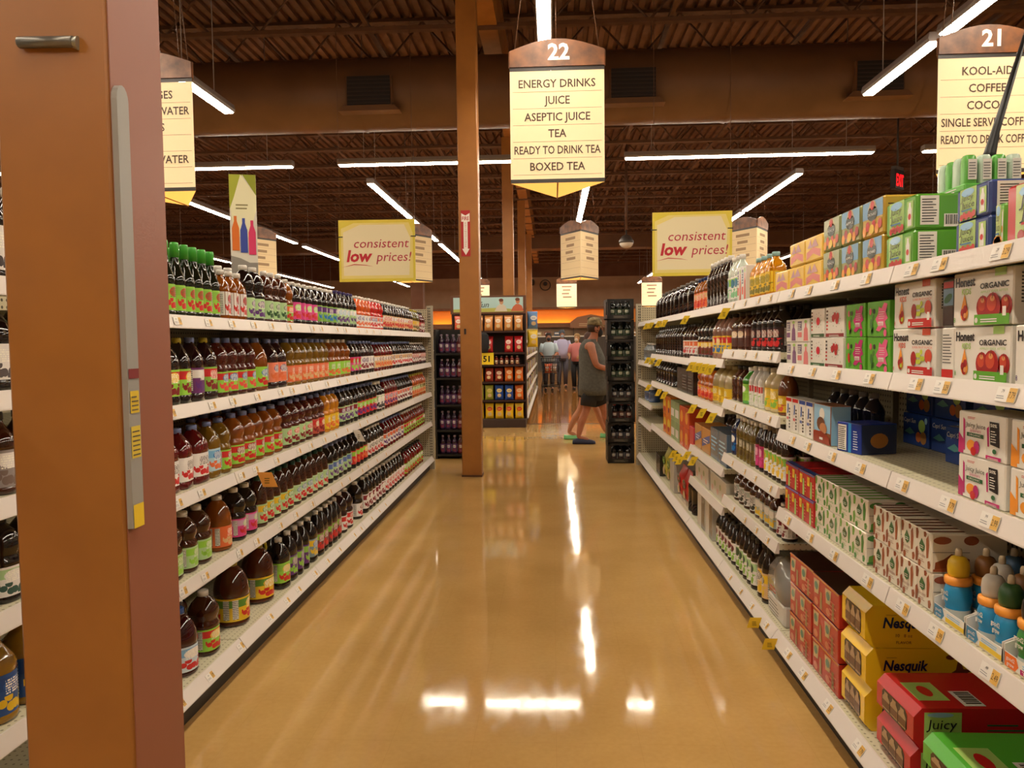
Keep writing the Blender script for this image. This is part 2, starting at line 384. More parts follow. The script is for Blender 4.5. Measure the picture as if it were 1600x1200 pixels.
# the round duct
t = empty('air_duct', (0, 10.5, 4.83)); tag(t, 'big round brown air duct running across the store below the roof', 'duct')
m = MB(); ring = [(math.cos(2*PI*i/28)*.47, math.sin(2*PI*i/28)*.47) for i in range(28)]
m.loft([[(x, a, b) for a, b in ring] for x in (-16, -9, 0, 9, 16)], M_DUCT); part(m, 'duct_body', t)
for x in [-14.5+1.2*2.0*i for i in range(13)]:
    m = MB(); r2 = [(math.cos(2*PI*i/28)*.48, math.sin(2*PI*i/28)*.48) for i in range(28)]
    m.loft([[(x+d, a, b) for a, b in r2] for d in (-.02, .02)], M_DUCT, cap=False); part(m, 'seam_band', t)
for x in (-9.1, -5.75, -2.34, 1.05, 4.1, 7.5):
    m = MB(); m.prism([(-.36, -.25), (.36, -.25), (.30, -.20), (.30, .18), (-.30, .18), (-.30, -.20)], Frame((x, -.36, -.09), (1, 0, 0), (0, 0, 1)), .16, M_DUCT); m.prism([(-.40, -.27), (.40, -.27), (.33, -.20), (-.33, -.20)], Frame((x, -.36, -.09), (1, 0, 0), (0, 0, 1)), .19, M_DUCT)
    m.box(x-.28, -.535, -.28, x+.28, -.515, .08, P(30, 24, 22, .5))
    for q in range(7): m.box(x-.28, -.542, -.27+q*.05, x+.28, -.535, -.255+q*.05, P(52, 40, 34, .5))
    part(m, 'vent', t)
# ---------------------------------------------------------------- columns
def column(x, y, wx, wy, label, mat=M_COLUMN):
    t = empty('steel_column', (x, y, 0)); tag(t, label, 'column', 'store columns')
    m = MB(); m.box(-wx/2, -wy/2, 0, wx/2, wy/2, 5.42, mat, .008); part(m, 'shaft', t)
    m = MB(); m.box(-wx/2-.004, -wy/2-.004, 0, wx/2+.004, wy/2+.004, .02, P(90, 54, 30, .5)); part(m, 'base_trim', t)
    return t
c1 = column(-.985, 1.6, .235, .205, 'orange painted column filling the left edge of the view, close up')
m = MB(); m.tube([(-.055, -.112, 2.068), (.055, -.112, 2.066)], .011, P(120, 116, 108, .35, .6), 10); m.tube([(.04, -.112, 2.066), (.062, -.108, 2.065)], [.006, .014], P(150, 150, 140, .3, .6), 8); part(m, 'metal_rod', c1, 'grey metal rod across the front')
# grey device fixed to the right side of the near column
m = MB(); m.box(.1175, -.10, .02, .1195, .10, 5.4, P(144, 86, 64, .4)); part(m, 'side_sheet', c1, 'mauve right side')  # thin sheet gives the shaft's own right face a mauve tone
t = empty('grey_wall_device', (-.8649, 1.519, 1.1)); tag(t, 'narrow grey upright device with yellow stickers on side of near column', 'device')
m = MB(); pr = [(-.021, 0), (.021, 0)] + [(.021*math.cos(a), .86+.03*math.sin(a)) for a in [PI*i/8 for i in range(9)]]
m.prism(pr, Frame((0, 0, 0), (0, 1, 0), (0, 0, 1)), .012, P(150, 146, 140, .4)); part(m, 'housing', t)
fr = Frame((.0125, 0, 0), (0, 1, 0), (0, 0, 1))
m = MB(); m.rect(fr, -.019, .305, .019, .325, P(120, 26, 30, .5)); part(m, 'red_sticker', t)
m = MB(); m.rect(fr, -.016, .235, .016, .28, P(214, 180, 40, .5)); m.lines(fr, -.013, .24, .014, .275, 4, P(90, 80, 60, .5), 2, .3); part(m, 'yellow_sticker', t)
m = MB(); m.rect(fr, -.017, .143, .017, .208, P(214, 186, 60, .5)); m.lines(fr, -.014, .148, .015, .205, 6, P(90, 80, 60, .5), 2, .3, .1); part(m, 'yellow_sticker', t)
m = MB(); m.rect(fr, -.019, .0, .019, .048, P(226, 190, 40, .5)); part(m, 'yellow_sticker', t)
c2 = column(-.895, 8.42, .215, .21, 'orange painted column standing free in the aisle, left of centre')
m = MB(); m.box(-.062, -.118, 1.56, -.04, -.105, 1.62, P(40, 28, 22, .4)); part(m, 'switch_plate', c2)
for y, lb in ((15.1, 'orange column behind the hanging aisle sign, second beyond the aisle end'), (21.8, 'orange column far away, right of the chip display'), (28.5, 'orange column near the far wall, mostly hidden')):
    column(-.85, y, .21, .21, lb)
column(-5.6, 32, .5, .5, 'thick brown column against the far wall above the juice shelf', M_BROWN)
# fire extinguisher sign on the free column
RED = P(176, 30, 34, .4); WHITE = P(236, 230, 220, .4)
m = MB(); fr = Frame((-.925, 8.31, 2.40), (1, 0, 0), (0, 0, 1)); m.box(-.975, 8.308, 2.40, -.875, 8.313, 2.89, RED)
fr = Frame((-.925, 8.308, 2.40), (1, 0, 0), (0, 0, 1))
m.pol(fr, [(0, .012), (.04, .08), (.022, .08), (.022, .37), (.045, .37), (.045, .46), (0, .435), (-.045, .46), (-.045, .37), (-.022, .37), (-.022, .08), (-.04, .08)], WHITE)
m.text(fr, 'FIRE', 0, .385, .04, RED, 2, width=.075, bold=.02)
for i, ch in enumerate('EXTINGUISHER'): m.text(fr, ch, 0, .345-i*.0225, .017, RED, 2)
tag(m.build('fire_extinguisher_sign'), 'red and white arrow fire extinguisher sign on the free column', 'sign')

# ---------------------------------------------------------------- lamps
M_TUBE = bpy.data.materials.new('lit_diffuser'); M_TUBE.use_nodes = True
_n = M_TUBE.node_tree.nodes['Principled BSDF']; _n.inputs['Emission Color'].default_value = LAMP_COL + (1,); _n.inputs['Emission Strength'].default_value = LAMP_POW; _n.inputs['Base Color'].default_value = (1, .95, .85, 1)
M_HOUSE = P(150, 140, 138, .45)
def lamp_proto(L):
    t = empty('strip_light')
    m = MB(); m.prism([(-.06, .0), (.06, .0), (.072, .03), (.06, .085), (-.06, .085), (-.072, .03)], Frame((0, -L/2, 0), (1, 0, 0), (0, 0, 1)), -L, M_HOUSE); part(m, 'housing', t)
    m = MB(); m.prism([(-.056, -.001), (-.05, -.016), (.05, -.016), (.056, -.001)], Frame((0, -L/2+.02, 0), (1, 0, 0), (0, 0, 1)), -(L-.04), M_TUBE); part(m, 'diffuser', t)
    for s in (-1, 1):
        m = MB(); m.tube([(0, s*(L/2-.4), .085), (0, s*(L/2-.4), 1.93)], .006, M_HOUSE, 5); part(m, 'hanger_rod', t)
    return t
LP = {}
def lamp(x, y0, y1, label, group, turn=False):
    L = round(y1-y0, 2)
    if L not in LP: LP[L] = lamp_proto(L)
    place(LP[L], ((y0+y1)/2, x, 4.2) if turn else (x, (y0+y1)/2, 4.2), PI/2 if turn else 0, label, 'light', group)
ROWS = ((-7.45, 'far left aisle'), (-3.77, 'left neighbouring aisle'), (-.05, 'aisle in front'), (3.56, 'right neighbouring aisle'), (7.2, 'far right aisle'))
for x, nm in ROWS:
    for i, (a, b_) in enumerate(((7.45, 9.0), (3.65, 7.3), (-.15, 3.5), (-3.95, -.3))):
        lamp(x, a, b_, 'white strip light over the %s, %s' % (nm, ('farthest, before the duct', 'second, over the gondolas', 'third, above the camera', 'behind the camera')[i]), 'strip lights over the near aisles')
FROWS = ((-10.6, 'fifth row from right'), (-6.9, 'fourth row from right'), (-3.08, 'row above the left low-prices sign'), (.62, 'row beyond the centre sign'), (4.1, 'row above the right low-prices sign'), (7.8, 'row farthest right'))
for x, nm in FROWS:
    y = 13.1; i = 0
    while y < 37:
        lamp(x, y, y+3.65, 'white strip light beyond the cross aisle, %s, %s in depth' % (nm, ORD[i]), 'strip lights beyond the cross aisle'); y += 3.85 if i % 2 == 0 else 4.3; i += 1
for i, (a, nm) in enumerate(((-11.65, 'farthest left'), (-7.6, 'left of the hanging banner'), (-3.25, 'left of the centre sign'), (1.1, 'right of the centre sign'), (5.45, 'behind sign 21'), (9.8, 'farthest right'))):
    lamp(11.75, a, a+3.65, 'white strip light running across the store, %s' % nm, 'crosswise strip lights', True)
# security dome, camera, exit sign
t = empty('security_dome', (1.72, 18, 3.72)); tag(t, 'white dome camera hanging on a pole from the ceiling beyond the aisle', 'camera')
m = MB(); m.lathe([(.02, .45), (.02, .2), (.1, .16), (.17, .05), (.17, 0)], P(60, 50, 44, .5), seg=16); m.tube([(0, 0, .3), (0, 0, 2.4)], .03, M_STEEL, 8); part(m, 'pole', t)
m = MB(); m.ball((0, 0, 0), .16, P(200, 190, 175, .2), 16, 8, (1, 1, .75)); part(m, 'dome', t)
t = empty('wall_camera', (-.45, 39.4, 4.35)); tag(t, 'small dark camera with round ring on the far beige wall', 'camera')
m = MB(); m.tube([(-.75, .1, .15), (-.5, 0, .15)], .16, P(36, 28, 26), 10); m.tube([(-.6, .1, .15), (-.6, .55, .15)], .05, P(36, 28, 26), 8); part(m, 'body', t)
m = MB(); m.tube([(.1+.26*math.cos(a), 0, .26*math.sin(a)) for a in [2*PI*i/16 for i in range(16)]], .03, P(64, 48, 40), 6, close=True); m.tube([(.1, .2, .1), (.1, .55, .1)], .1, P(44, 32, 28), 8); part(m, 'ring', t)
t = empty('exit_sign', (6.5, 15, 4.25), 0.75); tag(t, 'dark hanging exit sign with glowing red letters at right', 'sign')
m = MB(); m.box(-.19, -.05, 0, .19, .05, .36, P(28, 22, 20, .5), .01); m.tube([(0, 0, .36), (0, 0, 1.899)], .02, P(40, 32, 28), 6); m.box(-.15, -.05, .36, .15, .05, .42, P(80, 70, 64, .5)); part(m, 'housing', t)
m = MB(); m.text(Frame((0, -.051, 0), (1, 0, 0), (0, 0, 1)), 'EXIT', 0, .06, .22, P(255, 16, 24, .5, emit=.9), 2, width=.30, bold=.03); part(m, 'lettering', t)

# ---------------------------------------------------------------- hanging signs
M_PANEL = P(250, 226, 178, .5); M_HEAD = noise_mat('sign_header_bronze', (150, 92, 46), (86, 52, 30), 9, (.3, .45)); M_DARKBAR = P(58, 52, 48, .4); M_INK = P(86, 62, 44, .6)
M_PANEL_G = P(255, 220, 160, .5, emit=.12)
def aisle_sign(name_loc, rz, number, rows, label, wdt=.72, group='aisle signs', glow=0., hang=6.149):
    t = empty('aisle_sign', name_loc, rz); tag(t, label, 'sign', group)
    h = wdt*math.sqrt(3)/2; c = (0, h/3, 0)
    P3 = [(-wdt/2, -h/3), (wdt/2, -h/3), (0, 2*h/3)]
    m = MB(); z0, z1 = 0., .815
    for i in range(3):
        a = P3[i]; b_ = P3[(i+1) % 3]; d = Vector((b_[0]-a[0], b_[1]-a[1], 0)).normalized()
        fr = Frame((a[0], a[1], 0), d, (0, 0, 1))
        m.rect(fr, 0, .0, wdt, z1, P(250, 226, 178, .5, emit=glow), 0)  # added emission brightens the panel like glare from nearby lamps
        m.rect(fr, 0, -.03, wdt, 0, M_DARKBAR, 2); m.rect(fr, 0, z1, wdt, z1+.03, M_DARKBAR, 2)
        for k in range(6): m.rect(fr, .02, z1-.157-.125*k-.0014, wdt-.02, z1-.157-.125*k+.0014, P(170, 130, 84, .6), 2)
    for i in range(3):
        a = P3[i]; b_ = P3[(i+1) % 3]; d = Vector((b_[0]-a[0], b_[1]-a[1], 0)).normalized()
        fr = Frame((a[0], a[1], 0), d, (0, 0, 1)); n = 7; dz = z1/n
        for k, s in enumerate(rows):
            if s == '-': m.rect(fr, wdt*(.26+.05*(k % 2)), z1-.157-.125*k+.035, wdt*(.74-.06*(k % 3)), z1-.157-.125*k+.085, P(176, 146, 110, .6), 3)
            elif s:
                mw = glyphs(s); ww = (mw[3]-mw[2])*.062/.72
                m.text(fr, s, wdt/2, z1-.157-.125*k+.032, .062, M_INK, 3, width=min(ww*.92, wdt-.06), bold=.014)
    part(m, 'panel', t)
    m = MB()
    for i in range(3):
        a = P3[i]; b_ = P3[(i+1) % 3]; d = Vector((b_[0]-a[0], b_[1]-a[1], 0)).normalized(); fr = Frame((a[0], a[1], z1+.03), d, (0, 0, 1))
        arc = [(0, 0), (wdt, 0)] + [(wdt*(1-q/10), .12+.085*math.sin(PI*q/10)) for q in range(11)]
        m.prism(arc, fr, .012, M_HEAD)
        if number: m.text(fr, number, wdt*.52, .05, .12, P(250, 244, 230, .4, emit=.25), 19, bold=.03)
    part(m, 'header', t)
    m = MB(); m.poly([(x, y, -.03) for x, y in P3], P(255, 190, 90, .5, emit=.55)); m.tube([(0, -h/3, -.032), (0, 2*h/3, -.032)], .006, P(170, 110, 50), 4); part(m, 'bottom_cover', t)  # cover's emission stands for light passing through it
    m = MB()
    for x in (-wdt/2+.03, wdt/2-.03): m.tube([(x, -h/3+.02, z1+.1), (x*.06, 0, hang-name_loc[2])], .004, M_STEEL, 4)
    m.tube([(0, 2*h/3-.03, z1+.1), (0, .01, hang-name_loc[2])], .004, M_STEEL, 4); part(m, 'hanger_wire', t)
    return t
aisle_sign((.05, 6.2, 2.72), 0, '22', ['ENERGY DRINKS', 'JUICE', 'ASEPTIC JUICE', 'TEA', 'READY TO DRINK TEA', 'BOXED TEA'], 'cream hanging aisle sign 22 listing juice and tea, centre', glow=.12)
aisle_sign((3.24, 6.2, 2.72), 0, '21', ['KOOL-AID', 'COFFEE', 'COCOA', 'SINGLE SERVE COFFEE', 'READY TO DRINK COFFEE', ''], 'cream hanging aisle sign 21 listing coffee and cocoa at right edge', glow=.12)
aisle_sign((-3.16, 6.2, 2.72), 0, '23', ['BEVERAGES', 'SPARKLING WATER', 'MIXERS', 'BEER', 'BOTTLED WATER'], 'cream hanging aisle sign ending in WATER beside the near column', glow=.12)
FR = ['-', '-', '-', '-']
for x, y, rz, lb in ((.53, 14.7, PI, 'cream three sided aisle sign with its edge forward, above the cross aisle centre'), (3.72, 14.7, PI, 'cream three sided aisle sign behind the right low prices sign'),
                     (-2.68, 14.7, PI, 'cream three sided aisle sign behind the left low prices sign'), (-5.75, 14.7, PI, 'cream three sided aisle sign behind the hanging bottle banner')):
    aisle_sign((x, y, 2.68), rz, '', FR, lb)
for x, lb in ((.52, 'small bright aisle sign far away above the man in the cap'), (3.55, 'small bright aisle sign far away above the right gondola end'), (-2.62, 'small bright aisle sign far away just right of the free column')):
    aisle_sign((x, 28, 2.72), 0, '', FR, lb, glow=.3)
def price_sign(x, y, z0, wd, h, rz, label):
    t = empty('promotional_sign', (x, y, z0), rz); tag(t, label, 'sign')
    ye, cr = P(226, 206, 70, .5), P(236, 224, 186, .5); mg = P(186, 44, 70, .5); rd = P(196, 36, 52, .5)
    m = MB(); m.box(-wd/2, -.006, 0, wd/2, .006, h, ye); part(m, 'board', t)
    fr = Frame((0, -.0062, 0), (1, 0, 0), (0, 0, 1)); m = MB()
    m.pol(fr, [(-wd*.47, h*.05), (wd*.47, h*.05), (wd*.47, h*.78), (wd*.42, h*.95), (-wd*.30, h*.95), (-wd*.47, h*.86)], P(234, 216, 130, .5), 1)
    m.pol(fr, [(-wd*.44, h*.10), (wd*.42, h*.10), (wd*.44, h*.70), (wd*.36, h*.92), (-wd*.22, h*.92), (-wd*.44, h*.8)], cr, 2); part(m, 'printed_panel', t)
    m = MB(); m.text(fr, 'consistent', wd*.06, h*.55, h*.15, mg, 4, width=wd*.72, shear=.18)
    m.text(fr, 'low', -wd*.23, h*.33, h*.185, rd, 4, width=wd*.34, shear=.18, bold=.035)
    m.text(fr, 'prices!', wd*.22, h*.33, h*.155, mg, 4, width=wd*.46, shear=.18)
    m.pol(fr, [(-wd*.46, h*.235), (-wd*.3, h*.275), (-wd*.15, h*.262), (-wd*.05, h*.245), (-wd*.15, h*.272), (-wd*.3, h*.288)], rd, 4); part(m, 'lettering', t)
    m = MB()
    for s in (-1, 1): m.box(s*(wd/2-.02)-.03, -.012, h*.72, s*(wd/2-.02)+.03, .012, h*.735, P(40, 36, 30)); m.tube([(s*(wd/2-.02), 0, h*.73), (s*(wd/2-.02), .01, 6.149-z0)], .003, M_STEEL, 4)
    part(m, 'hanger_clip', t)
price_sign(-2.05, 9.0, 2.2, .9, .72, .03, 'yellow consistent low prices sign hanging over the left gondola end')
price_sign(1.61, 9.0, 2.21, .9, .73, -.04, 'yellow consistent low prices sign hanging over the right gondola end')
# shelf top banner with pictured bottles, on a thin pole
t = empty('promotional_banner', (-1.80, 4.45, 1.5835), .25); tag(t, 'tall narrow banner picturing coloured bottles, standing on the left top shelf', 'banner')
m = MB(); m.tube([(0, .004, 0), (0, .004, .86)], .004, P(90, 86, 80), 6); m.box(-.03, -.03, 0, .03, .03, .004, P(90, 86, 80)); part(m, 'pole', t)
fr = Frame((0, -.002, .32), (1, 0, 0), (0, 0, 1)); m = MB()
m.box(-.075, -.0015, .30, .075, .0015, .88, P(228, 222, 208, .5)); m.pol(fr, [(-.075, .56), (-.075, .36), (0, .56)], P(176, 184, 60, .5)); m.pol(fr, [(.075, .56), (0, .56), (.075, .44)], P(150, 160, 40, .5))
m.pol(fr, [(-.01, .56), (-.07, .36), (-.05, .2), (.03, .2), (.075, .36), (.075, .44)], P(244, 240, 200, .5), 2)
for i, c in enumerate(((230, 120, 40), (60, 80, 170), (226, 60, 110))):
    cx = -.045+i*.046; m.pol(fr, [(cx-.02, .12-i*.012), (cx+.02, .12-i*.012), (cx+.02, .25-i*.012), (cx+.008, .29-i*.012), (cx+.008, .32-i*.012), (cx-.008, .32-i*.012), (cx-.008, .29-i*.012), (cx-.02, .25-i*.012)], P(*c, .5), 3)
m.pol(fr, [(-.075, -.02), (.075, -.02), (.075, .05), (.03, .05), (-.02, .075), (-.075, .09)], P(150, 144, 136, .5), 3)
m.lines(fr, -.04, .36, .055, .40, 2, P(150, 140, 90), 3, .4); part(m, 'panel', t)

# ---------------------------------------------------------------- gondolas
M_LIP = P(222, 212, 204, .4); M_SHELF = peg_mat('perforated_shelf_paint', (206, 198, 168), (140, 130, 104), .0254, .16)
M_PEG = peg_mat('pegboard_paint', (186, 174, 146), (70, 62, 50)); M_KICK = P(24, 20, 18, .5); M_UP = P(178, 168, 146, .45); M_SLOT = P(50, 44, 38, .6)
LB = [1.1, 2.2, 3.3, 4.4, 5.5, 6.6, 7.7, 8.8]
LZ = [.155, .562, .902, 1.242, 1.582]; LZN = [.155, .48, .79, 1.08, 1.355, 1.65]
RB = [.1, 1.2, 2.33, 3.47, 4.58, 5.69, 6.8, 7.9, 9.05]
RZS = [[.152, .715, 1.066, 1.36, 1.675]]*3 + [[.152, .548, .80, 1.118, 1.408, 1.675], [.152, .468, .70, 1.058, 1.348, 1.675], [.152, .62, 1.058, 1.33, 1.675], [.152, .62, 1.058, 1.33, 1.675], [.152, .575, .80, 1.01, 1.24, 1.675]]
def gondola(side, bays, zs, label, xf):
    # side -1: stands left of the aisle, front at x = -xf; +1: right
    s = side; t = empty('gondola_shelving', (0, 0, 0)); tag(t, label, 'shelving')
    def X(d): return s*(xf+d)              # depth d behind the front plane
    def bx(m, d0, y0, z0, d1, y1, z1, mat, b=0.): m.box(min(X(d0), X(d1)), y0, z0, max(X(d0), X(d1)), y1, z1, mat, b)
    y0, y1 = bays[0], bays[-1]
    m = MB(); bx(m, .035, y0, 0, .09, y1, .108, M_KICK); part(m, 'kick_plate', t)
    m = MB(); bx(m, .52, y0, .0, .55, y1, 1.86, M_PEG); bx(m, .51, y0, 1.86, .56, y1, 1.885, M_UP); part(m, 'back_panel', t)
    for k in range(len(bays)-1):
        a, b_ = bays[k]+.003, bays[k+1]-.003
        for j, z in enumerate(zs[k]):
            m = MB(); bx(m, .012, a, z-.028, .519, b_, z, M_SHELF); sh = part(m, 'base_deck' if j == 0 else 'shelf', t)
            d1 = -.018 if j == 0 else .0
            m = MB(); h0 = .045
            pr = [(.012, z+.006), (.006, z+.006), (d1-.008, z-h0+.004), (d1-.008, z-h0), (.012, z-h0)]
            bb = len(m.v)
            for yy in (a, b_): m.v += [(X(d), yy, zz) for d, zz in pr]
            n = len(pr)
            for i in range(n): m.face((bb+i, bb+(i+1) % n, bb+n+(i+1) % n, bb+n+i), M_LIP)
            m.face(range(bb, bb+n), M_LIP); m.face(range(bb+n, bb+2*n), M_LIP); part(m, 'price_channel', sh)
            if j:
                for yy in (a+.004, b_-.008):
                    m = MB(); fr = Frame((X(.5), yy, z-.028), (-s, 0, 0), (0, 0, 1)); m.prism([(0, -.07), (.03, -.065), (.2, -.01), (.2, 0), (0, 0)], fr, .004, M_UP); part(m, 'bracket', sh)
    for y in bays:
        m = MB(); bx(m, .495, y-.012, .0, .52, y+.012, 1.87, M_UP); part(m, 'upright', t)
    # end panel and slotted end post
    m = MB(); bx(m, .03, y1+.006, .0, .55, y1+.03, 1.86, M_PEG); part(m, 'end_panel', t)
    m = MB(); bx(m, -.02, y1+.03, 0, .045, y1+.09, 1.90, M_UP)
    for i in range(56):
        zz = .1+i*.032; m.poly([(X(.004), y1+.0295, zz), (X(.014), y1+.0295, zz), (X(.014), y1+.0295, zz+.016), (X(.004), y1+.0295, zz+.016)], M_SLOT)
        m.poly([(X(.022), y1+.0295, zz), (X(.032), y1+.0295, zz), (X(.032), y1+.0295, zz+.016), (X(.022), y1+.0295, zz+.016)], M_SLOT)
    part(m, 'slotted_end_post', t); return t
gondola(-1, LB, [LZN]+[LZ]*6, 'long grey white gondola shelving left of the aisle, holding bottled juice', 1.405)
gondola(1, RB, RZS, 'long grey white gondola shelving right of the aisle, holding cartons and bottles', 1.0)

# ---------------------------------------------------------------- bottles
PROF = {
 'jug':   ([(.9, 0), (.97, .015), (1, .05), (1, .11), (.965, .125), (.965, .53), (1, .545), (1, .62), (.95, .68), (.82, .755), (.6, .83), (.42, .885), (.34, .905), (.34, .93)], 3.6, (.13, .525), (.36, .915, 1.)),
 'waist': ([(.9, 0), (.98, .02), (1, .06), (.965, .075), (.965, .43), (1, .445), (.97, .49), (.86, .53), (.86, .56), (.97, .61), (1, .67), (.93, .74), (.74, .82), (.48, .885), (.34, .91), (.34, .93)], 2.6, (.08, .425), (.36, .915, 1.)),
 'tall':  ([(.9, 0), (1, .02), (1, .07), (.975, .08), (.975, .43), (1, .44), (1, .5), (.9, .56), (.66, .64), (.47, .72), (.40, .8), (.38, .84)], 2., (.085, .425), (.46, .8, 1.)),
 'round': ([(.88, 0), (.97, .02), (1, .06), (.97, .075), (.97, .46), (1, .475), (.99, .56), (.93, .66), (.8, .76), (.6, .845), (.4, .9), (.34, .91), (.34, .93)], 2., (.08, .455), (.36, .915, 1.)),
 'slim':  ([(.88, 0), (1, .02), (1, .08), (.97, .09), (.97, .55), (1, .56), (1, .64), (.85, .72), (.6, .8), (.44, .86), (.4, .9), (.4, .92)], 2., (.095, .545), (.44, .9, 1.)),
 'growler': ([(.85, 0), (.97, .02), (1, .06), (1, .55), (.97, .62), (.85, .72), (.6, .8), (.36, .86), (.28, .9), (.28, .93)], 2., (.15, .5), (.34, .905, 1.)),
 'square': ([(.9, 0), (.98, .015), (1, .05), (1, .6), (.97, .66), (.8, .74), (.5, .82), (.36, .86), (.34, .92)], 5., (.1, .56), (.42, .9, 1.)),
}
_bm = {}
def bottle(shape, R, H, juice, cap, lab, name='juice_bottle', handle=False, labz=None):
    prof, n, lz, cp = PROF[shape]; t = empty(name); lz = labz or lz
    Rr = R if n == 2 else R*.94
    k = (shape, round(R, 4), round(H, 4), juice)
    if k not in _bm:
        m = MB(); m.lathe([(r*Rr, z*H) for r, z in prof], P(*juice, .07, coat=.5), seg=20, n=n); _bm[k] = m.mesh('bottle_body')
    partmesh(_bm[k], 'body', t)
    k = ('cap', round(R*cp[0], 4), round(H, 4), cap, cp)
    if k not in _bm:
        m = MB(); r = R*cp[0]; z0, z1 = cp[1]*H, cp[2]*H; m.lathe([(r, z0), (r, z0+(z1-z0)*.85), (r*.9, z1)], P(*cap, .35), seg=14); _bm[k] = m.mesh('bottle_cap')
    partmesh(_bm[k], 'cap', t)
    if lab:
        k = ('lab', shape, round(R, 4), round(H, 4), lab, lz)
        if k not in _bm:
            m = MB(); r = Rr*(.985 if shape not in ('square', 'growler') else 1.012); m.lathe([(r, lz[0]*H), (r, lz[1]*H)], LM(*lab), seg=24, n=n, uvz=(lz[0]*H, lz[1]*H), cap0=False, cap1=False); _bm[k] = m.mesh('bottle_label')
        partmesh(_bm[k], 'label', t)
    if handle:
        m = MB(); pts = [(-R*.2, -R*.3, H*.9)] + [(R*(.34+.62*math.sin(a)), -R*.3*0, H*(.66+.24*math.cos(a))) for a in [PI*q/6 for q in range(7)]]
        m.tube([(R*.15, 0, H*.93), (R*.55, 0, H*.97), (R*.95, 0, H*.92), (R*1.02, 0, H*.84), (R*.85, 0, H*.74)], R*.1, P(*cap, .35), 8); part(m, 'handle', t)
    return t
def run(side, z, y0, y1, n, shape, H, juice, cap, lab, one, many, where, rows=1, name='juice_bottle', xfront=None, labz=None, R=None, jit=.004):
    xf = xfront if xfront is not None else (1.44 if side < 0 else 1.035)
    pitch = (y1-y0)/n; R = R or min(pitch*.475, .064)
    pr = bottle(shape, R, H, juice, cap, lab, name, labz=labz); rnd = random.Random(int(y0*100)+n)
    grp = '%s %s' % (many, where)
    for rw in range(rows):
        for i in range(n):
            x = side*(xf+R+jit/2+rw*(2*R+.012)+rnd.uniform(-jit, jit)*.5)
            y = y0+pitch*(i+.5)+rnd.uniform(-.4, .4)*(pitch-2*R)*.5
            if rw == 0: lb = say(i, n, (one, many), where)
            else: lb = 'rear-row ' + say(i, n, (one, many), where)
            place(pr, (x, y, z+.0006), (PI/2 if side < 0 else -PI/2)+rnd.uniform(-.25, .25), lb, 'bottle', grp)

# ---------------------------------------------------------------- left gondola: bottled juice
DK = (20, 10, 10); DP = (34, 8, 14); AM = (128, 64, 12); BR = (62, 25, 9); RD = (92, 9, 14); OL = (116, 82, 14); OR = (206, 84, 26); YE = (200, 126, 16); DG = (18, 22, 10); RB_ = (70, 16, 9)
CW = (226, 220, 212); CB = (120, 136, 190); CG = (64, 160, 50); CY = (176, 160, 40); CP = (52, 40, 96); CT = (20, 78, 66); CK = (30, 26, 24); CD = (50, 90, 170)
GN = (140, 190, 74); PG = (176, 208, 150); WH = (232, 226, 220); PK = (216, 70, 140); RE = (206, 42, 42); BL = (30, 110, 180); TN = (222, 180, 130); ORG = (228, 110, 60); PU = (96, 46, 120); YL = (232, 190, 40); DRD = (130, 24, 34); LG = (150, 206, 70); SA = (232, 130, 100)
L = -1
W1, W2, W3, W4, W5 = ('left top shelf', 'left second shelf', 'left third shelf', 'left fourth shelf', 'left bottom shelf')
z = 1.582
run(L, z, 2.84, 3.315, 6, 'tall', .292, DG, CG, (LG, GN, RE, RE, (60, 110, 40)), 'green-capped dark bottle', 'green-capped dark juice bottles', W1, 2)
run(L, z, 3.33, 3.61, 3, 'square', .225, AM, CW, (WH, WH, RE, RE, (60, 50, 50)), 'short amber bottle', 'short amber bottles with white red labels', W1, 1, R=.042)
run(L, z, 3.62, 3.86, 2, 'waist', .275, DK, CW, (PG, PG, PU, PU), 'dark bottle', 'dark juice bottles with pale green purple labels', W1, 2)
run(L, z, 3.87, 4.17, 3, 'waist', .268, BR, CW, (PG, PG, (40, 80, 40), (50, 90, 40)), 'brown bottle', 'brown juice bottles with pale green labels', W1, 2)
run(L, z, 4.18, 4.27, 1, 'waist', .25, AM, CW, (GN, ORG, RE, ORG), 'amber juice bottle with orange and green label', '', W1)
run(L, z, 4.29, 4.71, 4, 'jug', .245, DK, CW, (PK, PK, RE, LG), 'dark bottle', 'dark juice bottles with pink labels', W1)
run(L, z, 4.72, 5.17, 4, 'jug', .25, DK, CW, (GN, PU, BL, PU), 'dark bottle', 'dark juice bottles with purple green labels', W1)
run(L, z, 5.18, 5.67, 5, 'jug', .255, DK, CP, (PG, WH, PU, (150, 190, 220)), 'dark bottle', 'dark juice bottles with purple caps', W1)
run(L, z, 5.70, 6.11, 4, 'waist', .25, OR, CW, (WH, WH, ORG, (70, 70, 150)), 'orange bottle', 'bright orange juice bottles', W1)
run(L, z, 6.13, 6.58, 4, 'waist', .255, (190, 26, 22), CW, (WH, SA, RE, (90, 80, 150)), 'red bottle', 'bright red juice bottles', W1)
run(L, z, 6.60, 7.95, 12, 'jug', .255, DK, CW, (TN, WH, RE, RE), 'black bottle', 'black juice bottles with tan white labels', W1)
run(L, z, 7.97, 8.36, 4, 'jug', .24, (90, 80, 30), CY, (TN, YL, (90, 80, 40), YL), 'yellowish bottle', 'yellowish bottles', W1)
run(L, z, 8.38, 8.72, 3, 'jug', .23, RD, CK, (DRD, RE, WH, WH), 'dark red bottle', 'dark red bottles at the far end', W1)
z = 1.242
run(L, z, 2.82, 3.03, 2, 'jug', .26, DK, CY, (LG, RE, DRD, YL), 'yellow-capped dark bottle', 'yellow-capped dark bottles', W2, 2)
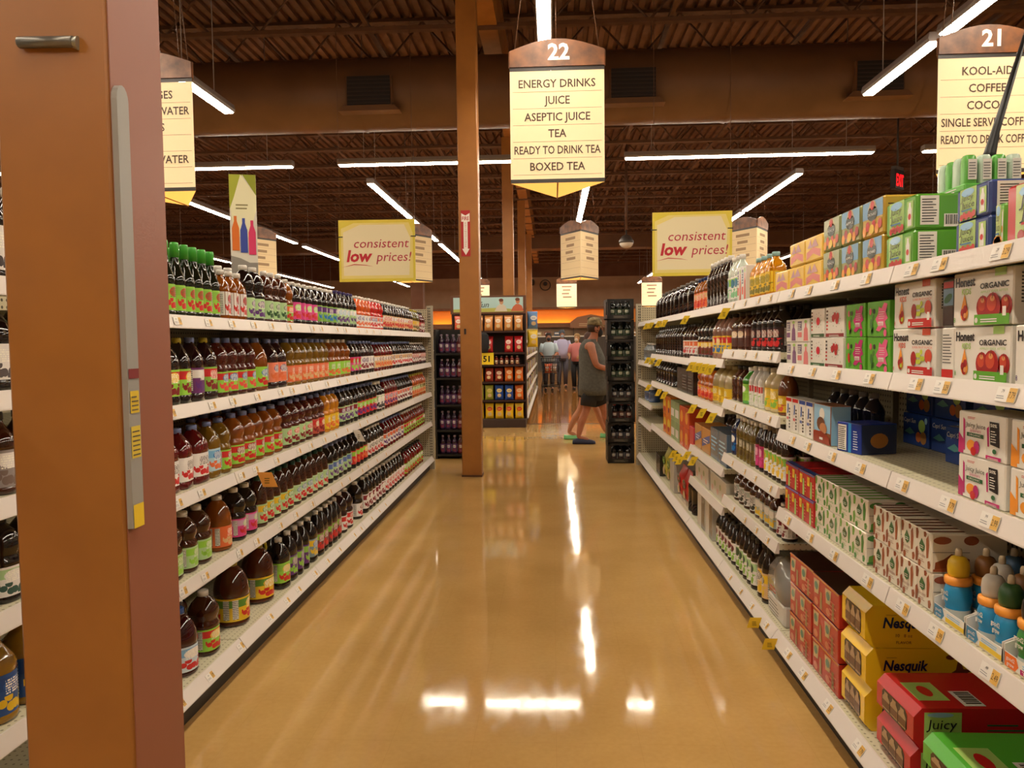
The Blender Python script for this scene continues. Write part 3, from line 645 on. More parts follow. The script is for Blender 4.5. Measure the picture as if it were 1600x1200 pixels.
run(L, z, 3.035, 3.15, 1, 'jug', .262, DP, CB, ((110, 50, 110), WH, PU, WH), 'dark bottle showing its white nutrition panel', '', W2)
run(L, z, 3.16, 3.27, 1, 'jug', .262, DP, CY, (GN, RE, DRD, RE), 'dark bottle with yellow cap beside the nutrition panel bottle', '', W2)
run(L, z, 3.28, 3.71, 4, 'waist', .262, RB_, CB, (LG, RE, (232, 80, 70), BL), 'dark red bottle', 'dark red bottles with blue oval labels', W2)
run(L, z, 3.74, 3.87, 1, 'round', .262, AM, CB, (LG, LG, RE, BL), 'round amber juice jug with green label', '', W2)
run(L, z, 3.90, 4.14, 2, 'jug', .258, DP, CB, (SA, SA, ORG, PU), 'dark bottle', 'dark bottles with salmon labels', W2)
run(L, z, 4.17, 4.95, 7, 'waist', .262, OL, CB, (ORG, SA, TN, ORG), 'amber bottle', 'amber juice bottles with orange labels', W2, 2)
run(L, z, 4.97, 5.47, 4, 'waist', .26, AM, CW, (LG, LG, ORG, GN), 'white-capped amber bottle', 'white-capped amber bottles with green labels', W2, 2)
run(L, z, 5.50, 5.78, 3, 'jug', .25, DK, CB, (PK, RE, LG, GN), 'dark bottle', 'dark bottles with pink green labels', W2)
run(L, z, 5.80, 6.20, 4, 'jug', .25, DP, CB, (WH, WH, DRD, PU), 'dark bottle', 'dark bottles with white labels', W2)
run(L, z, 6.23, 6.90, 6, 'jug', .24, RD, CB, (TN, WH, ORG, DRD), 'red bottle', 'red bottles with tan orange labels', W2)
run(L, z, 6.93, 7.9, 9, 'jug', .245, DK, CB, (WH, TN, RE, DRD), 'blackish bottle', 'blackish bottles with small white labels', W2)
run(L, z, 7.93, 8.72, 7, 'jug', .235, DP, CW, (DRD, WH, WH, RE), 'maroon bottle', 'maroon bottles near the end post', W2)
z = .902
run(L, z, 2.78, 3.16, 3, 'jug', .24, RD, CB, (WH, WH, RE, WH, (60, 40, 40)), 'red bottle', 'red juice bottles with white labels', W3, 2)
run(L, z, 3.17, 3.28, 1, 'jug', .24, OL, CB, ((180, 210, 220), (120, 180, 220), ORG, BL), 'olive bottle with blue and orange label', '', W3)
run(L, z, 3.29, 3.41, 1, 'waist', .245, OL, CB, (LG, RE, RE, DRD), 'yellowish bottle with green and red label', '', W3, 2)
run(L, z, 3.43, 4.06, 5, 'waist', .252, AM, CB, (LG, RE, RE, DRD), 'amber bottle', 'amber bottles with green red apple labels', W3, 2)
run(L, z, 4.09, 4.57, 4, 'waist', .258, RB_, CB, (PG, PG, DRD, RE), 'russet bottle', 'russet bottles with pale green labels', W3, 2)
run(L, z, 4.59, 4.82, 2, 'waist', .258, RB_, CB, ((196, 90, 70), RE, DRD, TN), 'russet bottle', 'russet bottles with red labels', W3, 2)
run(L, z, 4.84, 5.15, 3, 'waist', .258, YE, CB, (YL, YL, ORG, (200, 140, 30)), 'yellow bottle', 'yellow juice bottles with yellow labels', W3, 2)
run(L, z, 5.19, 5.65, 4, 'jug', .255, DK, CB, (PG, DRD, PU, PU), 'dark bottle', 'dark bottles with green maroon labels', W3, 2)
run(L, z, 5.67, 6.26, 5, 'jug', .255, DK, CB, (RE, LG, PU, GN), 'dark bottle', 'dark bottles with red green labels', W3, 2)
run(L, z, 6.30, 6.54, 2, 'square', .25, DK, CW, (WH, PG, (60, 60, 60), WH), 'white-labelled dark bottle', 'white-labelled slim dark bottles', W3)
run(L, z, 6.57, 7.10, 5, 'jug', .255, RD, CB, (SA, (240, 150, 160), PU, PU), 'dark red bottle', 'dark red bottles with pink labels', W3)
run(L, z, 7.12, 7.85, 6, 'jug', .25, DK, CB, (WH, SA, DRD, PU), 'dark bottle', 'dark bottles with mixed white labels', W3)
run(L, z, 7.88, 8.70, 7, 'jug', .24, (170, 76, 26), CY, (TN, OL, ORG, GN), 'orange bottle', 'orange bottles by the end post', W3)
z = .562
run(L, z, 2.80, 3.18, 3, 'waist', .242, BR, CW, (PG, LG, LG, GN), 'brown bottle', 'brown bottles with light green labels', W4, 2)
run(L, z, 3.25, 3.38, 1, 'round', .242, AM, CW, (ORG, ORG, TN, (230, 90, 30)), 'round amber bottle with orange label', '', W4)
run(L, z, 3.43, 3.68, 2, 'waist', .242, DK, CW, (PK, (200, 160, 190), RE, PG), 'dark bottle', 'dark bottles with pink pictured labels', W4, 2)
run(L, z, 3.70, 4.20, 5, 'round', .25, BR, CT, (PG, YL, RE, (80, 150, 60)), 'brown bottle', 'teal-capped brown bottles with bright fruit labels', W4, 2)
run(L, z, 4.22, 4.85, 6, 'round', .248, BR, CT, ((190, 214, 170), PG, RE, (70, 130, 170)), 'brown bottle', 'brown bottles with pale mixed labels', W4, 2)
run(L, z, 4.88, 5.44, 5, 'jug', .25, DK, CB, (PG, (90, 110, 170), PU, BL), 'dark bottle', 'dark bottles with green blue labels', W4)
run(L, z, 5.47, 5.90, 4, 'jug', .245, DK, CK, (RE, LG, ORG, YL), 'dark bottle', 'dark bottles with red orange labels', W4)
run(L, z, 5.94, 6.47, 5, 'jug', .24, DK, CW, (WH, WH, RE, (80, 60, 60)), 'dark bottle', 'dark bottles with plain white labels', W4)
run(L, z, 6.53, 7.36, 7, 'jug', .24, RD, CB, (WH, ORG, PU, (60, 60, 120)), 'dark red bottle', 'dark red bottles with white orange labels', W4)
run(L, z, 7.42, 8.60, 10, 'jug', .23, (120, 30, 16), CW, (LG, RE, DRD, WH), 'red bottle', 'red bottles with leaf green labels', W4)
z = .155
run(L, z, 2.86, 3.06, 1, 'round', .265, (56, 8, 16), CD, ((200, 216, 226), (120, 170, 210), RE, WH), 'dark red jug with blue and white label', '', W5, R=.075)
run(L, z, 3.09, 3.24, 1, 'waist', .27, BR, CW, (LG, RE, RE, YL), 'brown bottle with green and red label', '', W5, 2)
pr = bottle('round', .082, .30, (70, 24, 8), CY, (YL, (90, 140, 50), RE, YL), 'juice_jug', True, labz=(.09, .45))
for i, y in enumerate((3.51, 3.83)):
    place(pr, (-1.45-.083, y, z+.0006), PI/2+(.35 if i == 0 else -.2), ('big brown juice jug with yellow handle, nearer of two on left bottom shelf', 'big brown juice jug with yellow handle, farther of two on left bottom shelf')[i], 'bottle', 'big brown jugs')
run(L, z, 3.98, 4.10, 1, 'jug', .27, DK, CW, (LG, GN, RE, YL), 'dark bottle with green label next to the jugs', '', W5, 2)
run(L, z, 4.12, 4.45, 3, 'jug', .275, DK, CW, (PU, GN, LG, PU), 'dark bottle', 'dark bottles with purple green grape labels', W5, 2)
run(L, z, 4.48, 4.60, 1, 'jug', .27, DK, CW, ((130, 150, 160), YL, YL, BL), 'dark bottle with blue and yellow label', '', W5)
run(L, z, 4.62, 5.13, 5, 'jug', .278, DK, CW, ((120, 60, 60), GN, RE, DRD), 'dark bottle', 'dark bottles with red green labels', W5)
run(L, z, 5.18, 5.46, 2, 'waist', .285, DP, CW, (WH, RE, RE, RE), 'maroon bottle', 'maroon bottles with white red labels', W5)
run(L, z, 5.60, 5.76, 1, 'waist', .28, DK, CW, (WH, WH, RE, DRD), 'lone black bottle with white label', '', W5)
run(L, z, 5.82, 6.50, 6, 'jug', .28, DK, CW, (WH, DRD, DRD, WH), 'black bottle', 'black bottles with white maroon labels', W5)
run(L, z, 6.56, 7.36, 7, 'jug', .27, DK, CW, (WH, WH, RE, RE), 'black bottle', 'black bottles with white red labels', W5)
run(L, z, 7.42, 8.45, 8, 'jug', .25, (110, 16, 14), CK, (LG, WH, RE, GN), 'bright red bottle', 'bright red bottles by the end post', W5)
# the strip of shelf left of the near column
W6 = 'left of the near column, %s'
run(L, 1.65, 1.60, 2.12, 5, 'slim', .26, DK, CW, (WH, WH, (60, 50, 50), WH), 'dark bottle', 'dark bottles', W6 % 'first shelf from top')
run(L, 1.355, 1.60, 2.12, 5, 'jug', .24, DK, CW, (WH, WH, (90, 80, 80), WH), 'black bottle', 'black bottles with white labels', W6 % 'second shelf')
run(L, 1.08, 1.60, 2.12, 5, 'slim', .22, BR, CK, ((150, 140, 136), WH, (120, 100, 90), WH), 'brown bottle', 'brown bottles with grey labels', W6 % 'third shelf')
run(L, .79, 1.60, 2.12, 5, 'waist', .23, DK, CK, (WH, PG, (60, 90, 80), WH), 'dark bottle', 'dark bottles with white labels', W6 % 'fourth shelf')
run(L, .48, 1.60, 2.12, 4, 'slim', .24, (150, 110, 30), (210, 170, 40), ((40, 80, 140), (30, 70, 130), YL, (40, 90, 160)), 'blue-labelled jar', 'yellow-lidded jars with blue labels', W6 % 'fifth shelf', name='drink_jar')

# ---------------------------------------------------------------- cartons and packs
def c_(r, g, b): return P(r, g, b, .27, coat=.15)
K_WH = c_(232, 226, 216); K_INK = c_(34, 30, 32); K_RED = c_(196, 36, 34); K_GRN = c_(96, 168, 60); K_DGR = c_(40, 96, 56); K_GRAY = c_(120, 116, 112)
K_PNK = c_(232, 96, 140); K_MAG = c_(190, 40, 110); K_YEL = c_(236, 196, 50); K_ORG = c_(238, 150, 50); K_BLU = c_(50, 80, 160); K_BRN = c_(120, 62, 34); K_CRM = c_(240, 220, 170); K_LGN = c_(168, 206, 110); K_PUR = c_(74, 40, 110); K_SKY = c_(150, 196, 226)
K_AP1 = c_(168, 28, 30); K_AP2 = c_(206, 70, 44); K_AP3 = c_(230, 150, 90); K_GRP = c_(196, 208, 60); K_TAN = c_(206, 176, 130)
def carton(name, w, d, h, base, fn=None, bev=.003, back=False):
    m = MB(); m.box(-w/2, -d/2, 0, w/2, d/2, h, base, bev)
    F = Frame((-w/2, -d/2, 0), (1, 0, 0), (0, 0, 1)); S = Frame((w/2, -d/2, 0), (0, 1, 0), (0, 0, 1)); T = Frame((-w/2, -d/2, h), (1, 0, 0), (0, 1, 0))
    if fn: fn(m, F, S, T, w, d, h)
    return m.build(name)
def apple(m, F, x, y, r, k=2):
    m.ell(F, x, y, r, r*1.05, K_AP1, k, 16); m.ell(F, x-r*.1, y+r*.25, r*.62, r*.6, K_AP2, k+1, 14); m.ell(F, x+r*.05, y+r*.6, r*.3, r*.22, K_AP3, k+2, 10)
    m.pol(F, [(x, y+r*.6), (x+r*.08, y+r*.6), (x+r*.2, y+r*1.05), (x+r*.1, y+r*1.08)], K_BRN, k+3)
def drop(m, F, x, y, r, mat, k=2): m.pol(F, [(x+r*math.cos(t)*.9, y+r*math.sin(t)) for t in [PI*.15-PI*1.3*i/12 for i in range(13)]] + [(x, y+r*2.6)], mat, k)
def honest(kind):
    col, col2, word = {'punch': (K_RED, c_(226, 90, 60), 'SUPER FRUIT PUNCH'), 'apple': (c_(96, 166, 48), K_LGN, 'APPLEY EVER AFTER'), 'grape': (K_PUR, c_(150, 110, 190), 'GRAPE')}[kind]
    def fn(m, F, S, T, w, d, h):
        a = w*.42
        m.text(F, 'Honest', a*.52, h*.74, h*.17, K_INK, 2, width=a*.84, bold=.03); m.text(F, 'KIDS', a*.58, h*.59, h*.11, col2, 2, width=a*.4, bold=.02)
        drop(m, F, a*.5, h*.24, h*.14, K_ORG if kind != 'grape' else K_PUR, 2)
        for dx, dy in ((-.25, .24), (.2, .3), (0, .16)): m.ell(F, a*.5+dx*h*.2, h*dy+h*.02, h*.07, h*.075, K_AP1 if kind != 'grape' else K_LGN, 3, 10)
        m.ell(F, a*.55, h*.2, h*.05, h*.05, K_GRP if kind == 'punch' else K_AP3, 4, 10)
        m.text(F, '8', a*.08, h*.08, h*.09, col, 2)
        m.rect(F, w*.72, h*.86, w*.9, h, col2, 2)
        m.text(F, 'ORGANIC', w*.71, h*.66, h*.10, K_INK, 2, width=w*.46, bold=.02); m.text(F, word, w*.71, h*.58, h*.045, col2, 2, width=w*.44)
        if kind == 'apple':
            for x, r in ((w*.53, h*.2), (w*.90, h*.18), (w*.71, h*.235)): apple(m, F, min(x, w-r*1.0), h*.33, r, 2 if x != w*.71 else 6)
        elif kind == 'punch':
            m.ell(F, w*.52, h*.36, h*.12, h*.16, K_AP1, 2); m.ell(F, w*.86, h*.42, h*.15, h*.15, K_AP2, 3)
            for i in range(7): m.ell(F, w*(.62+.045*(i % 4)), h*(.3+.07*(i//2)), h*.055, h*.055, K_GRP, 4, 10)
        else:
            for i in range(10): m.ell(F, w*(.55+.08*(i % 4)), h*(.27+.08*(i//3)), h*.06, h*.06, K_PUR, 4, 10)
        m.rect(F, w*.44, 0.002, w, h*.2, col, 12); m.lines(F, w*.55, h*.06, w*.82, h*.14, 2, K_WH, 13, .5); m.ell(F, w*.48, h*.1, h*.05, h*.05, K_WH, 13, 10); m.rect(F, w*.9, h*.16, w*.955, h*.32, K_WH, 13)
        m.rect(S, d*.05, h*.3, d*.36, h*.95, K_WH, 1); m.lines(S, d*.07, h*.38, d*.34, h*.92, 9, K_INK, 2, .35); m.barcode(S, d*.08, h*.05, d*.34, h*.28, K_WH, K_INK, 2)
        m.lines(S, d*.44, h*.34, d*.72, h*.9, 10, K_GRAY, 2, .3); m.rect(S, d*.4, .002, d-.002, h*.18, col, 2)
        m.rect(T, w*.5, 0, w, d, col2 if kind == 'apple' else col, 1)
    return carton('juice_carton', .252, .24, .134, K_WH, fn)
def juicy(base, panel, w, d, h, fruit, big=False, name='juice_pack'):
    def fn(m, F, S, T, w, d, h):
        a = w*.62
        m.pol(F, [(w*.12, h*.02), (a, h*.02), (a, h*.97), (w*.12, h*.97)], panel, 1); m.ell(F, w*.36, h*.84, w*.2, h*.12, K_SKY, 2, 12)
        m.text(F, 'Juicy', w*.36, h*.60, h*.19, K_INK, 4, width=w*.38, shear=.12); m.text(F, 'Juice', w*.38, h*.38, h*.19, K_INK, 4, width=w*.40, shear=.12)
        m.rect(F, w*.2, h*.29, w*.52, h*.335, K_RED if big else c_(60, 110, 160), 4)
        for i in range(6): m.ell(F, w*(.2+.075*i), h*(.12+.05*(i % 2)), h*.1, h*.1, fruit, 4, 10)
        m.rect(F, w*.72, h*.1, w*.92, h*.85, panel, 2); m.pol(F, [(w*.76, h*.14), (w*.88, h*.14), (w*.88, h*.6), (w*.85, h*.7), (w*.85, h*.8), (w*.79, h*.8), (w*.79, h*.7), (w*.76, h*.6)], K_WH, 3); m.ell(F, w*.82, h*.4, w*.045, h*.09, fruit, 4, 10)
        m.rect(S, d*.08, h*.12, d*.45, h*.94, K_WH, 1); m.lines(S, d*.11, h*.2, d*.42, h*.9, 9, K_INK, 2, .3); m.barcode(S, d*.55, h*.06, d*.9, h*.42, K_WH, K_INK, 2)
    return carton(name, w, d, h, base, fn, .006)
def applepack(base, top, fruit, word):
    def fn(m, F, S, T, w, d, h):
        m.rect(F, 0.004, h*.5, w-.004, h-.004, top, 1); m.ell(F, w*.5, h*.62, w*.24, h*.2, c_(40, 60, 60), 2); m.ell(F, w*.5, h*.84, w*.09, h*.13, K_RED, 3); m.pol(F, [(w*.3, h*.74), (w*.7, h*.74), (w*.62, h*.94), (w*.5, h*.98), (w*.38, h*.94)], K_TAN, 2)
        m.text(F, word, w*.5, h*.56, h*.08, K_WH, 4, width=w*.4)
        for i in range(6): m.ell(F, w*(.14+.145*i), h*(.18+.12*(i % 2)), h*.13, h*.14, fruit if i % 2 else K_ORG, 3, 10)
        m.ell(F, w*.5, h*.2, h*.16, h*.13, K_YEL, 4, 10); m.lines(S, d*.1, h*.2, d*.5, h*.85, 7, K_INK, 2, .3)
    return carton('juice_box_pack', .165, .13, .118, base, fn, .006)
def whitebox(w, h, d, band, fruit, style):
    def fn(m, F, S, T, w, d, h):
        if style == 'small':
            m.rect(F, w*.06, h*.5, w*.4, h*.9, c_(120, 110, 130), 1); m.lines(F, w*.08, h*.55, w*.38, h*.86, 4, K_WH, 2, .4); m.rect(F, w*.06, h*.2, w*.4, h*.42, fruit, 1)
            m.pol(F, [(w*.55, h*.05), (w*.92, h*.05), (w*.88, h*.55), (w*.78, h*.65), (w*.78, h*.8), (w*.66, h*.8), (w*.66, h*.65), (w*.58, h*.55)], fruit, 1); m.ell(F, w*.73, h*.87, w*.12, h*.07, K_LGN, 2, 10)
        else:
            m.rect(F, 0.002, .002, w-.002, h*.13, band, 1); m.lines(F, w*.2, h*.03, w*.8, h*.1, 2, K_WH, 2, .4)
            for i in range(6): m.rect(F, w*.04, h*(.24+.12*i), w*.13, h*(.30+.12*i), K_RED if i < 3 else K_INK, 1)
            for a in range(9): m.rect(F, w*.55+w*.25*math.cos(a*.7)-.003, h*.58+h*.25*math.sin(a*.7), w*.55+w*.25*math.cos(a*.7)+.003, h*.58+h*.25*math.sin(a*.7)+.003, K_GRAY, 1)
            if style == 'one': m.ell(F, w*.55, h*.56, w*.13, h*.14, fruit, 2, 12)
            else:
                for dx, dy in ((-.12, .62), (.08, .54), (-.03, .7), (.12, .68)): m.ell(F, w*(.55+dx), h*dy, w*.08, h*.12, fruit, 2, 10, -.3)
            m.text(F, '8', w*.88, h*.18, h*.07, K_INK, 2)
    return carton('drink_carton', w, d, h, K_WH, fn, .002)
def pinkgreen(pk):
    def fn(m, F, S, T, w, d, h):
        rnd = random.Random(4)
        for i in range(14): m.ell(F, rnd.uniform(.1, .9)*w, rnd.uniform(.1, .9)*h, w*.07, w*.05, c_(70, 130, 40), 1, 8, rnd.random()*3)
        m.pol(F, [(w*.42, h*.18), (w*.52, h*.3), (w*.4, h*.5), (w*.5, h*.62), (w*.55, h*.85), (w*.66, h*.78), (w*.78, h*.94), (w*.92, h*.9), (w*.85, h*.68), (w*.94, h*.5), (w*.82, h*.42), (w*.9, h*.22), (w*.72, h*.26), (w*.58, h*.14)], pk, 2)
        m.rect(F, w*.52, h*.30, w*.76, h*.42, K_WH, 3); m.lines(F, w*.54, h*.32, w*.74, h*.4, 2, pk, 4, .4); m.lines(F, w*.55, h*.5, w*.82, h*.74, 4, K_WH, 3, .2)
        m.ell(F, w*.16, h*.72, w*.06, h*.1, c_(220, 100, 110), 2, 10); m.ell(F, w*.32, h*.72, w*.05, w*.05, K_INK, 2, 10); m.ell(F, w*.2, h*.36, w*.06, h*.16, K_RED if pk is K_MAG else c_(60, 120, 50), 2, 10, .2); m.ell(F, w*.84, h*.1, w*.07, w*.07, pk, 3, 10)
    return carton('pouch_carton', .165, .11, .112, c_(92, 170, 44), fn, .002)
def splash(c1, c2, fruit):
    def fn(m, F, S, T, w, d, h):
        m.pol(F, [(.002, .002), (w*.12, .002), (w*.12, h*.35), (.002, h*.5)], c1, 1); m.pol(F, [(w*.12, h*.1), (w*.16, h*.1), (w*.15, h*.8), (w*.11, h*.86)], c1, 1); m.pol(F, [(w*.64, h*.3), (w*.67, h*.3), (w*.66, h*.75), (w*.62, h*.7)], c1, 1)
        m.text(F, 'Juicy Juice', w*.39, h*.66, h*.11, K_INK, 3, width=w*.42, shear=.06); m.text(F, 'Splashers', w*.39, h*.56, h*.07, c1, 3, width=w*.24, shear=.2)
        m.rect(F, w*.2, h*.44, w*.56, h*.53, K_DGR, 2); m.text(F, 'ORGANIC', w*.38, h*.465, h*.05, K_WH, 3, width=w*.26)
        m.ell(F, w*.3, h*.24, w*.1, h*.13, K_ORG, 2); m.ell(F, w*.42, h*.22, w*.06, h*.15, c1, 3); m.ell(F, w*.36, h*.12, w*.06, h*.1, fruit, 4)
        m.lines(F, w*.22, h*.85, w*.42, h*.91, 2, K_RED, 3, .4)
        m.pol(F, [(w*.70, h*.36), (w*.88, h*.32), (w*.86, h*.86), (w*.68, h*.86)], K_INK, 2); m.text(F, '50%', w*.775, h*.75, h*.07, K_WH, 4, width=w*.13, bold=.02); m.lines(F, w*.72, h*.42, w*.84, h*.7, 5, K_WH, 4, .35)
        m.ell(F, w*.79, h*.22, w*.05, h*.065, K_WH, 2, 12); m.ell(F, w*.79, h*.22, w*.042, h*.055, K_DGR, 3, 12); m.rect(F, w*.62, .003, w*.92, h*.11, c2, 3); m.lines(F, w*.66, h*.03, w*.88, h*.085, 2, K_WH, 4, .4)
    return carton('juice_pouch_carton', .205, .13, .108, K_WH, fn, .003)
def milk(c1, c2, w, d, h, brown=False):
    def fn(m, F, S, T, w, d, h):
        for k in range(2):
            a = w*.5*k
            m.pol(F, [(a+w*.13, h*.60), (a+w*.2, h*.78), (a+w*.3, h*.62), (a+w*.29, h*.5), (a+w*.22, h*.42), (a+w*.15, h*.48)], K_DGR, 2); m.lines(F, a+w*.16, h*.52, a+w*.27, h*.62, 2, K_WH, 3, .3, .1)
            m.text(F, 'Chocolate' if brown else 'lowfat', a+w*.2, h*.3, h*.09, c1, 2, width=w*.24, shear=.15); m.lines(F, a+w*.12, h*.17, a+w*.3, h*.26, 2, c1, 2, .3)
            for q, (x, y, s_) in enumerate(((.05, .86, .34), (.38, .62, .62), (.04, .3, .42), (.43, .18, .22), (.3, .92, .16), (.13, .1, .2))):
                m.pol(F, [(a+w*max(.003, x-.035), h*max(.01, y-s_*.5)), (a+w*(x+.025), h*max(.01, y-s_*.45)), (a+w*min(.497, x+.05), h*min(.99, y+s_*.1)), (a+w*(x+.02), h*min(.99, y+s_*.5)), (a+w*max(.003, x-.045), h*min(.99, y+s_*.3))], c1 if q % 2 == 0 else c2, 1)
        m.pol(S, [(d*.04, h*.1), (d*.5, h*.14), (d*.5, h*.36), (d*.4, h*.46), (d*.26, h*.5), (d*.16, h*.36), (d*.05, h*.28)], c1, 1); m.ell(S, d*.14, h*.84, d*.12, h*.1, c2, 1); m.ell(S, d*.52, h*.84, d*.1, h*.12, c2, 1)
        m.pol(S, [(.004, h*.04), (d*.5, h*.04), (d*.46, h*.2), (.004, h*.1)], c2, 2); m.rect(S, .002, h*.53, d*.5, h*.545, K_GRAY, 2)
        for i in range(5): m.rect(T, w*(.05+.19*i), .002, w*(.13+.19*i), d*.5, c1, 1)
    return carton('milk_carton_pack', w, d, h, c_(224, 214, 196), fn, .003)
def redpack():
    def fn(m, F, S, T, w, d, h):
        for k in range(2):
            a = w*.5*k; m.pol(F, [(a+w*.06, h*.5), (a+w*.2, h*.5), (a+w*.22, h*.85), (a+w*.05, h*.85)], K_YEL, 2); m.ell(F, a+w*.13, h*.68, w*.06, h*.1, K_ORG, 3, 10); m.pol(F, [(a+w*.24, h*.05), (a+w*.36, h*.05), (a+w*.34, h*.7), (a+w*.26, h*.7)], K_LGN, 2); m.lines(F, a+w*.38, h*.2, a+w*.48, h*.7, 4, c_(230, 120, 100), 2, .4)
        m.rect(F, 0.002, h*.93, w-.002, h-.002, K_BLU, 1); m.ell(S, d*.14, h*.2, d*.12, h*.17, K_DGR, 1); m.pol(S, [(d*.08, h*.6), (d*.3, h*.6), (d*.32, h*.9), (d*.06, h*.9)], K_YEL, 1); m.rect(T, 0, 0, w, d*.15, K_BLU, 1)
    return carton('juice_box_pack', .185, .2, .104, c_(190, 34, 36), fn, .003)
def redbox(h):
    def fn(m, F, S, T, w, d, h):
        for k in range(2):
            a = w*.46*k+w*.04; m.pol(F, [(a+w*.03, h*.42), (a+w*.19, h*.46), (a+w*.23, h*.9), (a+w*.0, h*.86)], K_TAN, 2); m.ell(F, a+w*.11, h*.68, w*.07, h*.13, c_(90, 130, 110), 3, 10); m.ell(F, a+w*.11, h*.2, w*.08, h*.12, c_(214, 120, 90), 2, 10); m.pol(F, [(a+w*.25, h*.08), (a+w*.34, h*.08), (a+w*.33, h*.6), (a+w*.26, h*.6)], c_(170, 130, 80), 2)
        m.lines(F, w*.66, h*.2, w*.93, h*.7, 4, c_(226, 120, 100), 2, .35); m.rect(T, 0, 0, w, d, c_(60, 30, 22), 1); m.rect(F, .002, h*.95, w-.002, h-.002, c_(230, 150, 40), 3)
    return carton('juice_box_case', .285, .24, h, c_(184, 48, 36), fn, .003)
def hexpack(base, word, w, d, h, wordcol, extra=None, name='drink_multipack'):
    # carton with bevelled front edges, a die cut window in the end and bottles showing inside
    m = MB(); ch = .024
    prof = [(-d/2+ch, 0), (d/2, 0), (d/2, h), (-d/2+ch, h), (-d/2, h-ch*1.1), (-d/2, ch*1.1)]
    fr = Frame((-w/2, 0, 0), (0, 1, 0), (0, 0, 1)); m.prism(prof, fr, w, base)
    F = Frame((-w/2, -d/2, 0), (1, 0, 0), (0, 0, 1)); S = Frame((w/2, -d/2, 0), (0, 1, 0), (0, 0, 1)); T = Frame((-w/2, -d/2, h), (1, 0, 0), (0, 1, 0))
    a0, a1, b0, b1 = w*.16, w*.84, ch*1.15, h-ch*1.15
    m.pol(F, [(a0, b0+.012), (a0+.012, b0), (a1-.012, b0), (a1, b0+.012), (a1, b1-.012), (a1-.012, b1), (a0+.012, b1), (a0, b1-.012)], c_(46, 30, 22), 1)
    bh = b1-b0
    for q in (.28, .5, .72): m.pol(F, [(w*(q-.1), b0+.006), (w*(q+.1), b0+.006), (w*(q+.1), b0+bh*.62), (w*(q+.05), b0+bh*.78), (w*(q+.05), b1-.006), (w*(q-.05), b1-.006), (w*(q-.05), b0+bh*.78), (w*(q-.1), b0+bh*.62)], c_(172, 140, 104), 2); m.rect(F, w*(q-.1), b0+bh*.16, w*(q+.1), b0+bh*.5, c_(104, 66, 40), 3)
    if extra: extra(m, F, S, T, w, d, h)
    return m.build(name)
def nesquik_x(m, F, S, T, w, d, h):
    m.text(S, 'Nesquik', d*.31, h*.48, h*.25, c_(24, 30, 70), 2, width=d*.35, shear=.2, bold=.03); m.rect(S, d*.16, h*.78, d*.24, h*.79, K_BRN, 2); m.text(S, '10   8 oz', d*.3, h*.26, h*.08, K_BRN, 2); m.text(S, 'FLAVOR', d*.3, h*.1, h*.07, K_BRN, 2)
    m.pol(S, [(d*.68, h*.1), (d*.74, h*.1), (d*.76, h*.4), (d*.86, h*.5), (d*.76, h*.52), (d*.72, h*.8), (d*.7, h*.5), (d*.62, h*.34)], K_BRN, 2); m.ell(S, d*.66, h*.8, d*.04, h*.06, K_BRN, 2)
def juicy_x(m, F, S, T, w, d, h):
    m.rect(S, d*.08, h*.06, d*.36, h*.9, K_LGN, 1); m.ell(S, d*.2, h*.84, d*.1, h*.06, K_SKY, 2)
    m.text(S, 'Juicy', d*.21, h*.5, h*.24, K_INK, 3, width=d*.23, shear=.12); m.text(S, 'Juice', d*.22, h*.22, h*.24, K_INK, 3, width=d*.22, shear=.12); m.rect(S, d*.1, h*.08, d*.3, h*.14, K_RED, 3)
    m.lines(S, d*.55, h*.2, d*.9, h*.7, 4, K_DGR, 2, .3); m.rect(T, w*.3, d*.1, w*.8, d*.34, K_LGN, 1); m.ell(T, w*.55, d*.22, w*.15, d*.05, K_RED, 2); m.barcode(T, w*.55, d*.4, w*.95, d*.56, K_WH, K_INK, 2)
def shrink_pack(w, d, h, nx, ny, body, cap, lab):
    # shrink wrapped block of small bottles: tray wrap plus each bottle column
    t = empty('shrink_wrapped_pack'); m = MB(); rx, ry = w/nx/2, d/ny/2
    for i in range(nx):
        for j in range(ny):
            if 0 < i < nx-1 and 0 < j < ny-1: continue
            m.lathe([(rx*.8, .003), (rx*.84, .012), (rx*.84, h*.8), (rx*.74, h*.95), (rx*.6, h)], body if (i+j) % 2 else lab, -w/2+rx*(2*i+1), -d/2+ry*(2*j+1), 0, 16, n=5, sy=ry/rx)
            if i == nx-1: m.rect(Frame((w/2+.0004, -d/2+ry*2*j, 0), (0, 1, 0), (0, 0, 1)), ry*.4, h*.3, ry*1.6, h*.86, K_WH, 1); m.lines(Frame((w/2+.0004, -d/2+ry*2*j, 0), (0, 1, 0), (0, 0, 1)), ry*.5, h*.36, ry*1.5, h*.82, 6, K_GRAY, 2, .35)
    part(m, 'bottle_block', t)
    m = MB(); m.box(-w/2-.001, -d/2-.001, 0, w/2+.001, d/2+.001, h*.2, body, .004); F = Frame((-w/2-.001, -d/2-.001, 0), (1, 0, 0), (0, 0, 1)); m.lines(F, w*.1, h*.03, w*.9, h*.17, 2, K_WH, 1, .4); part(m, 'wrap', t)
    return t
ZUP = .0008
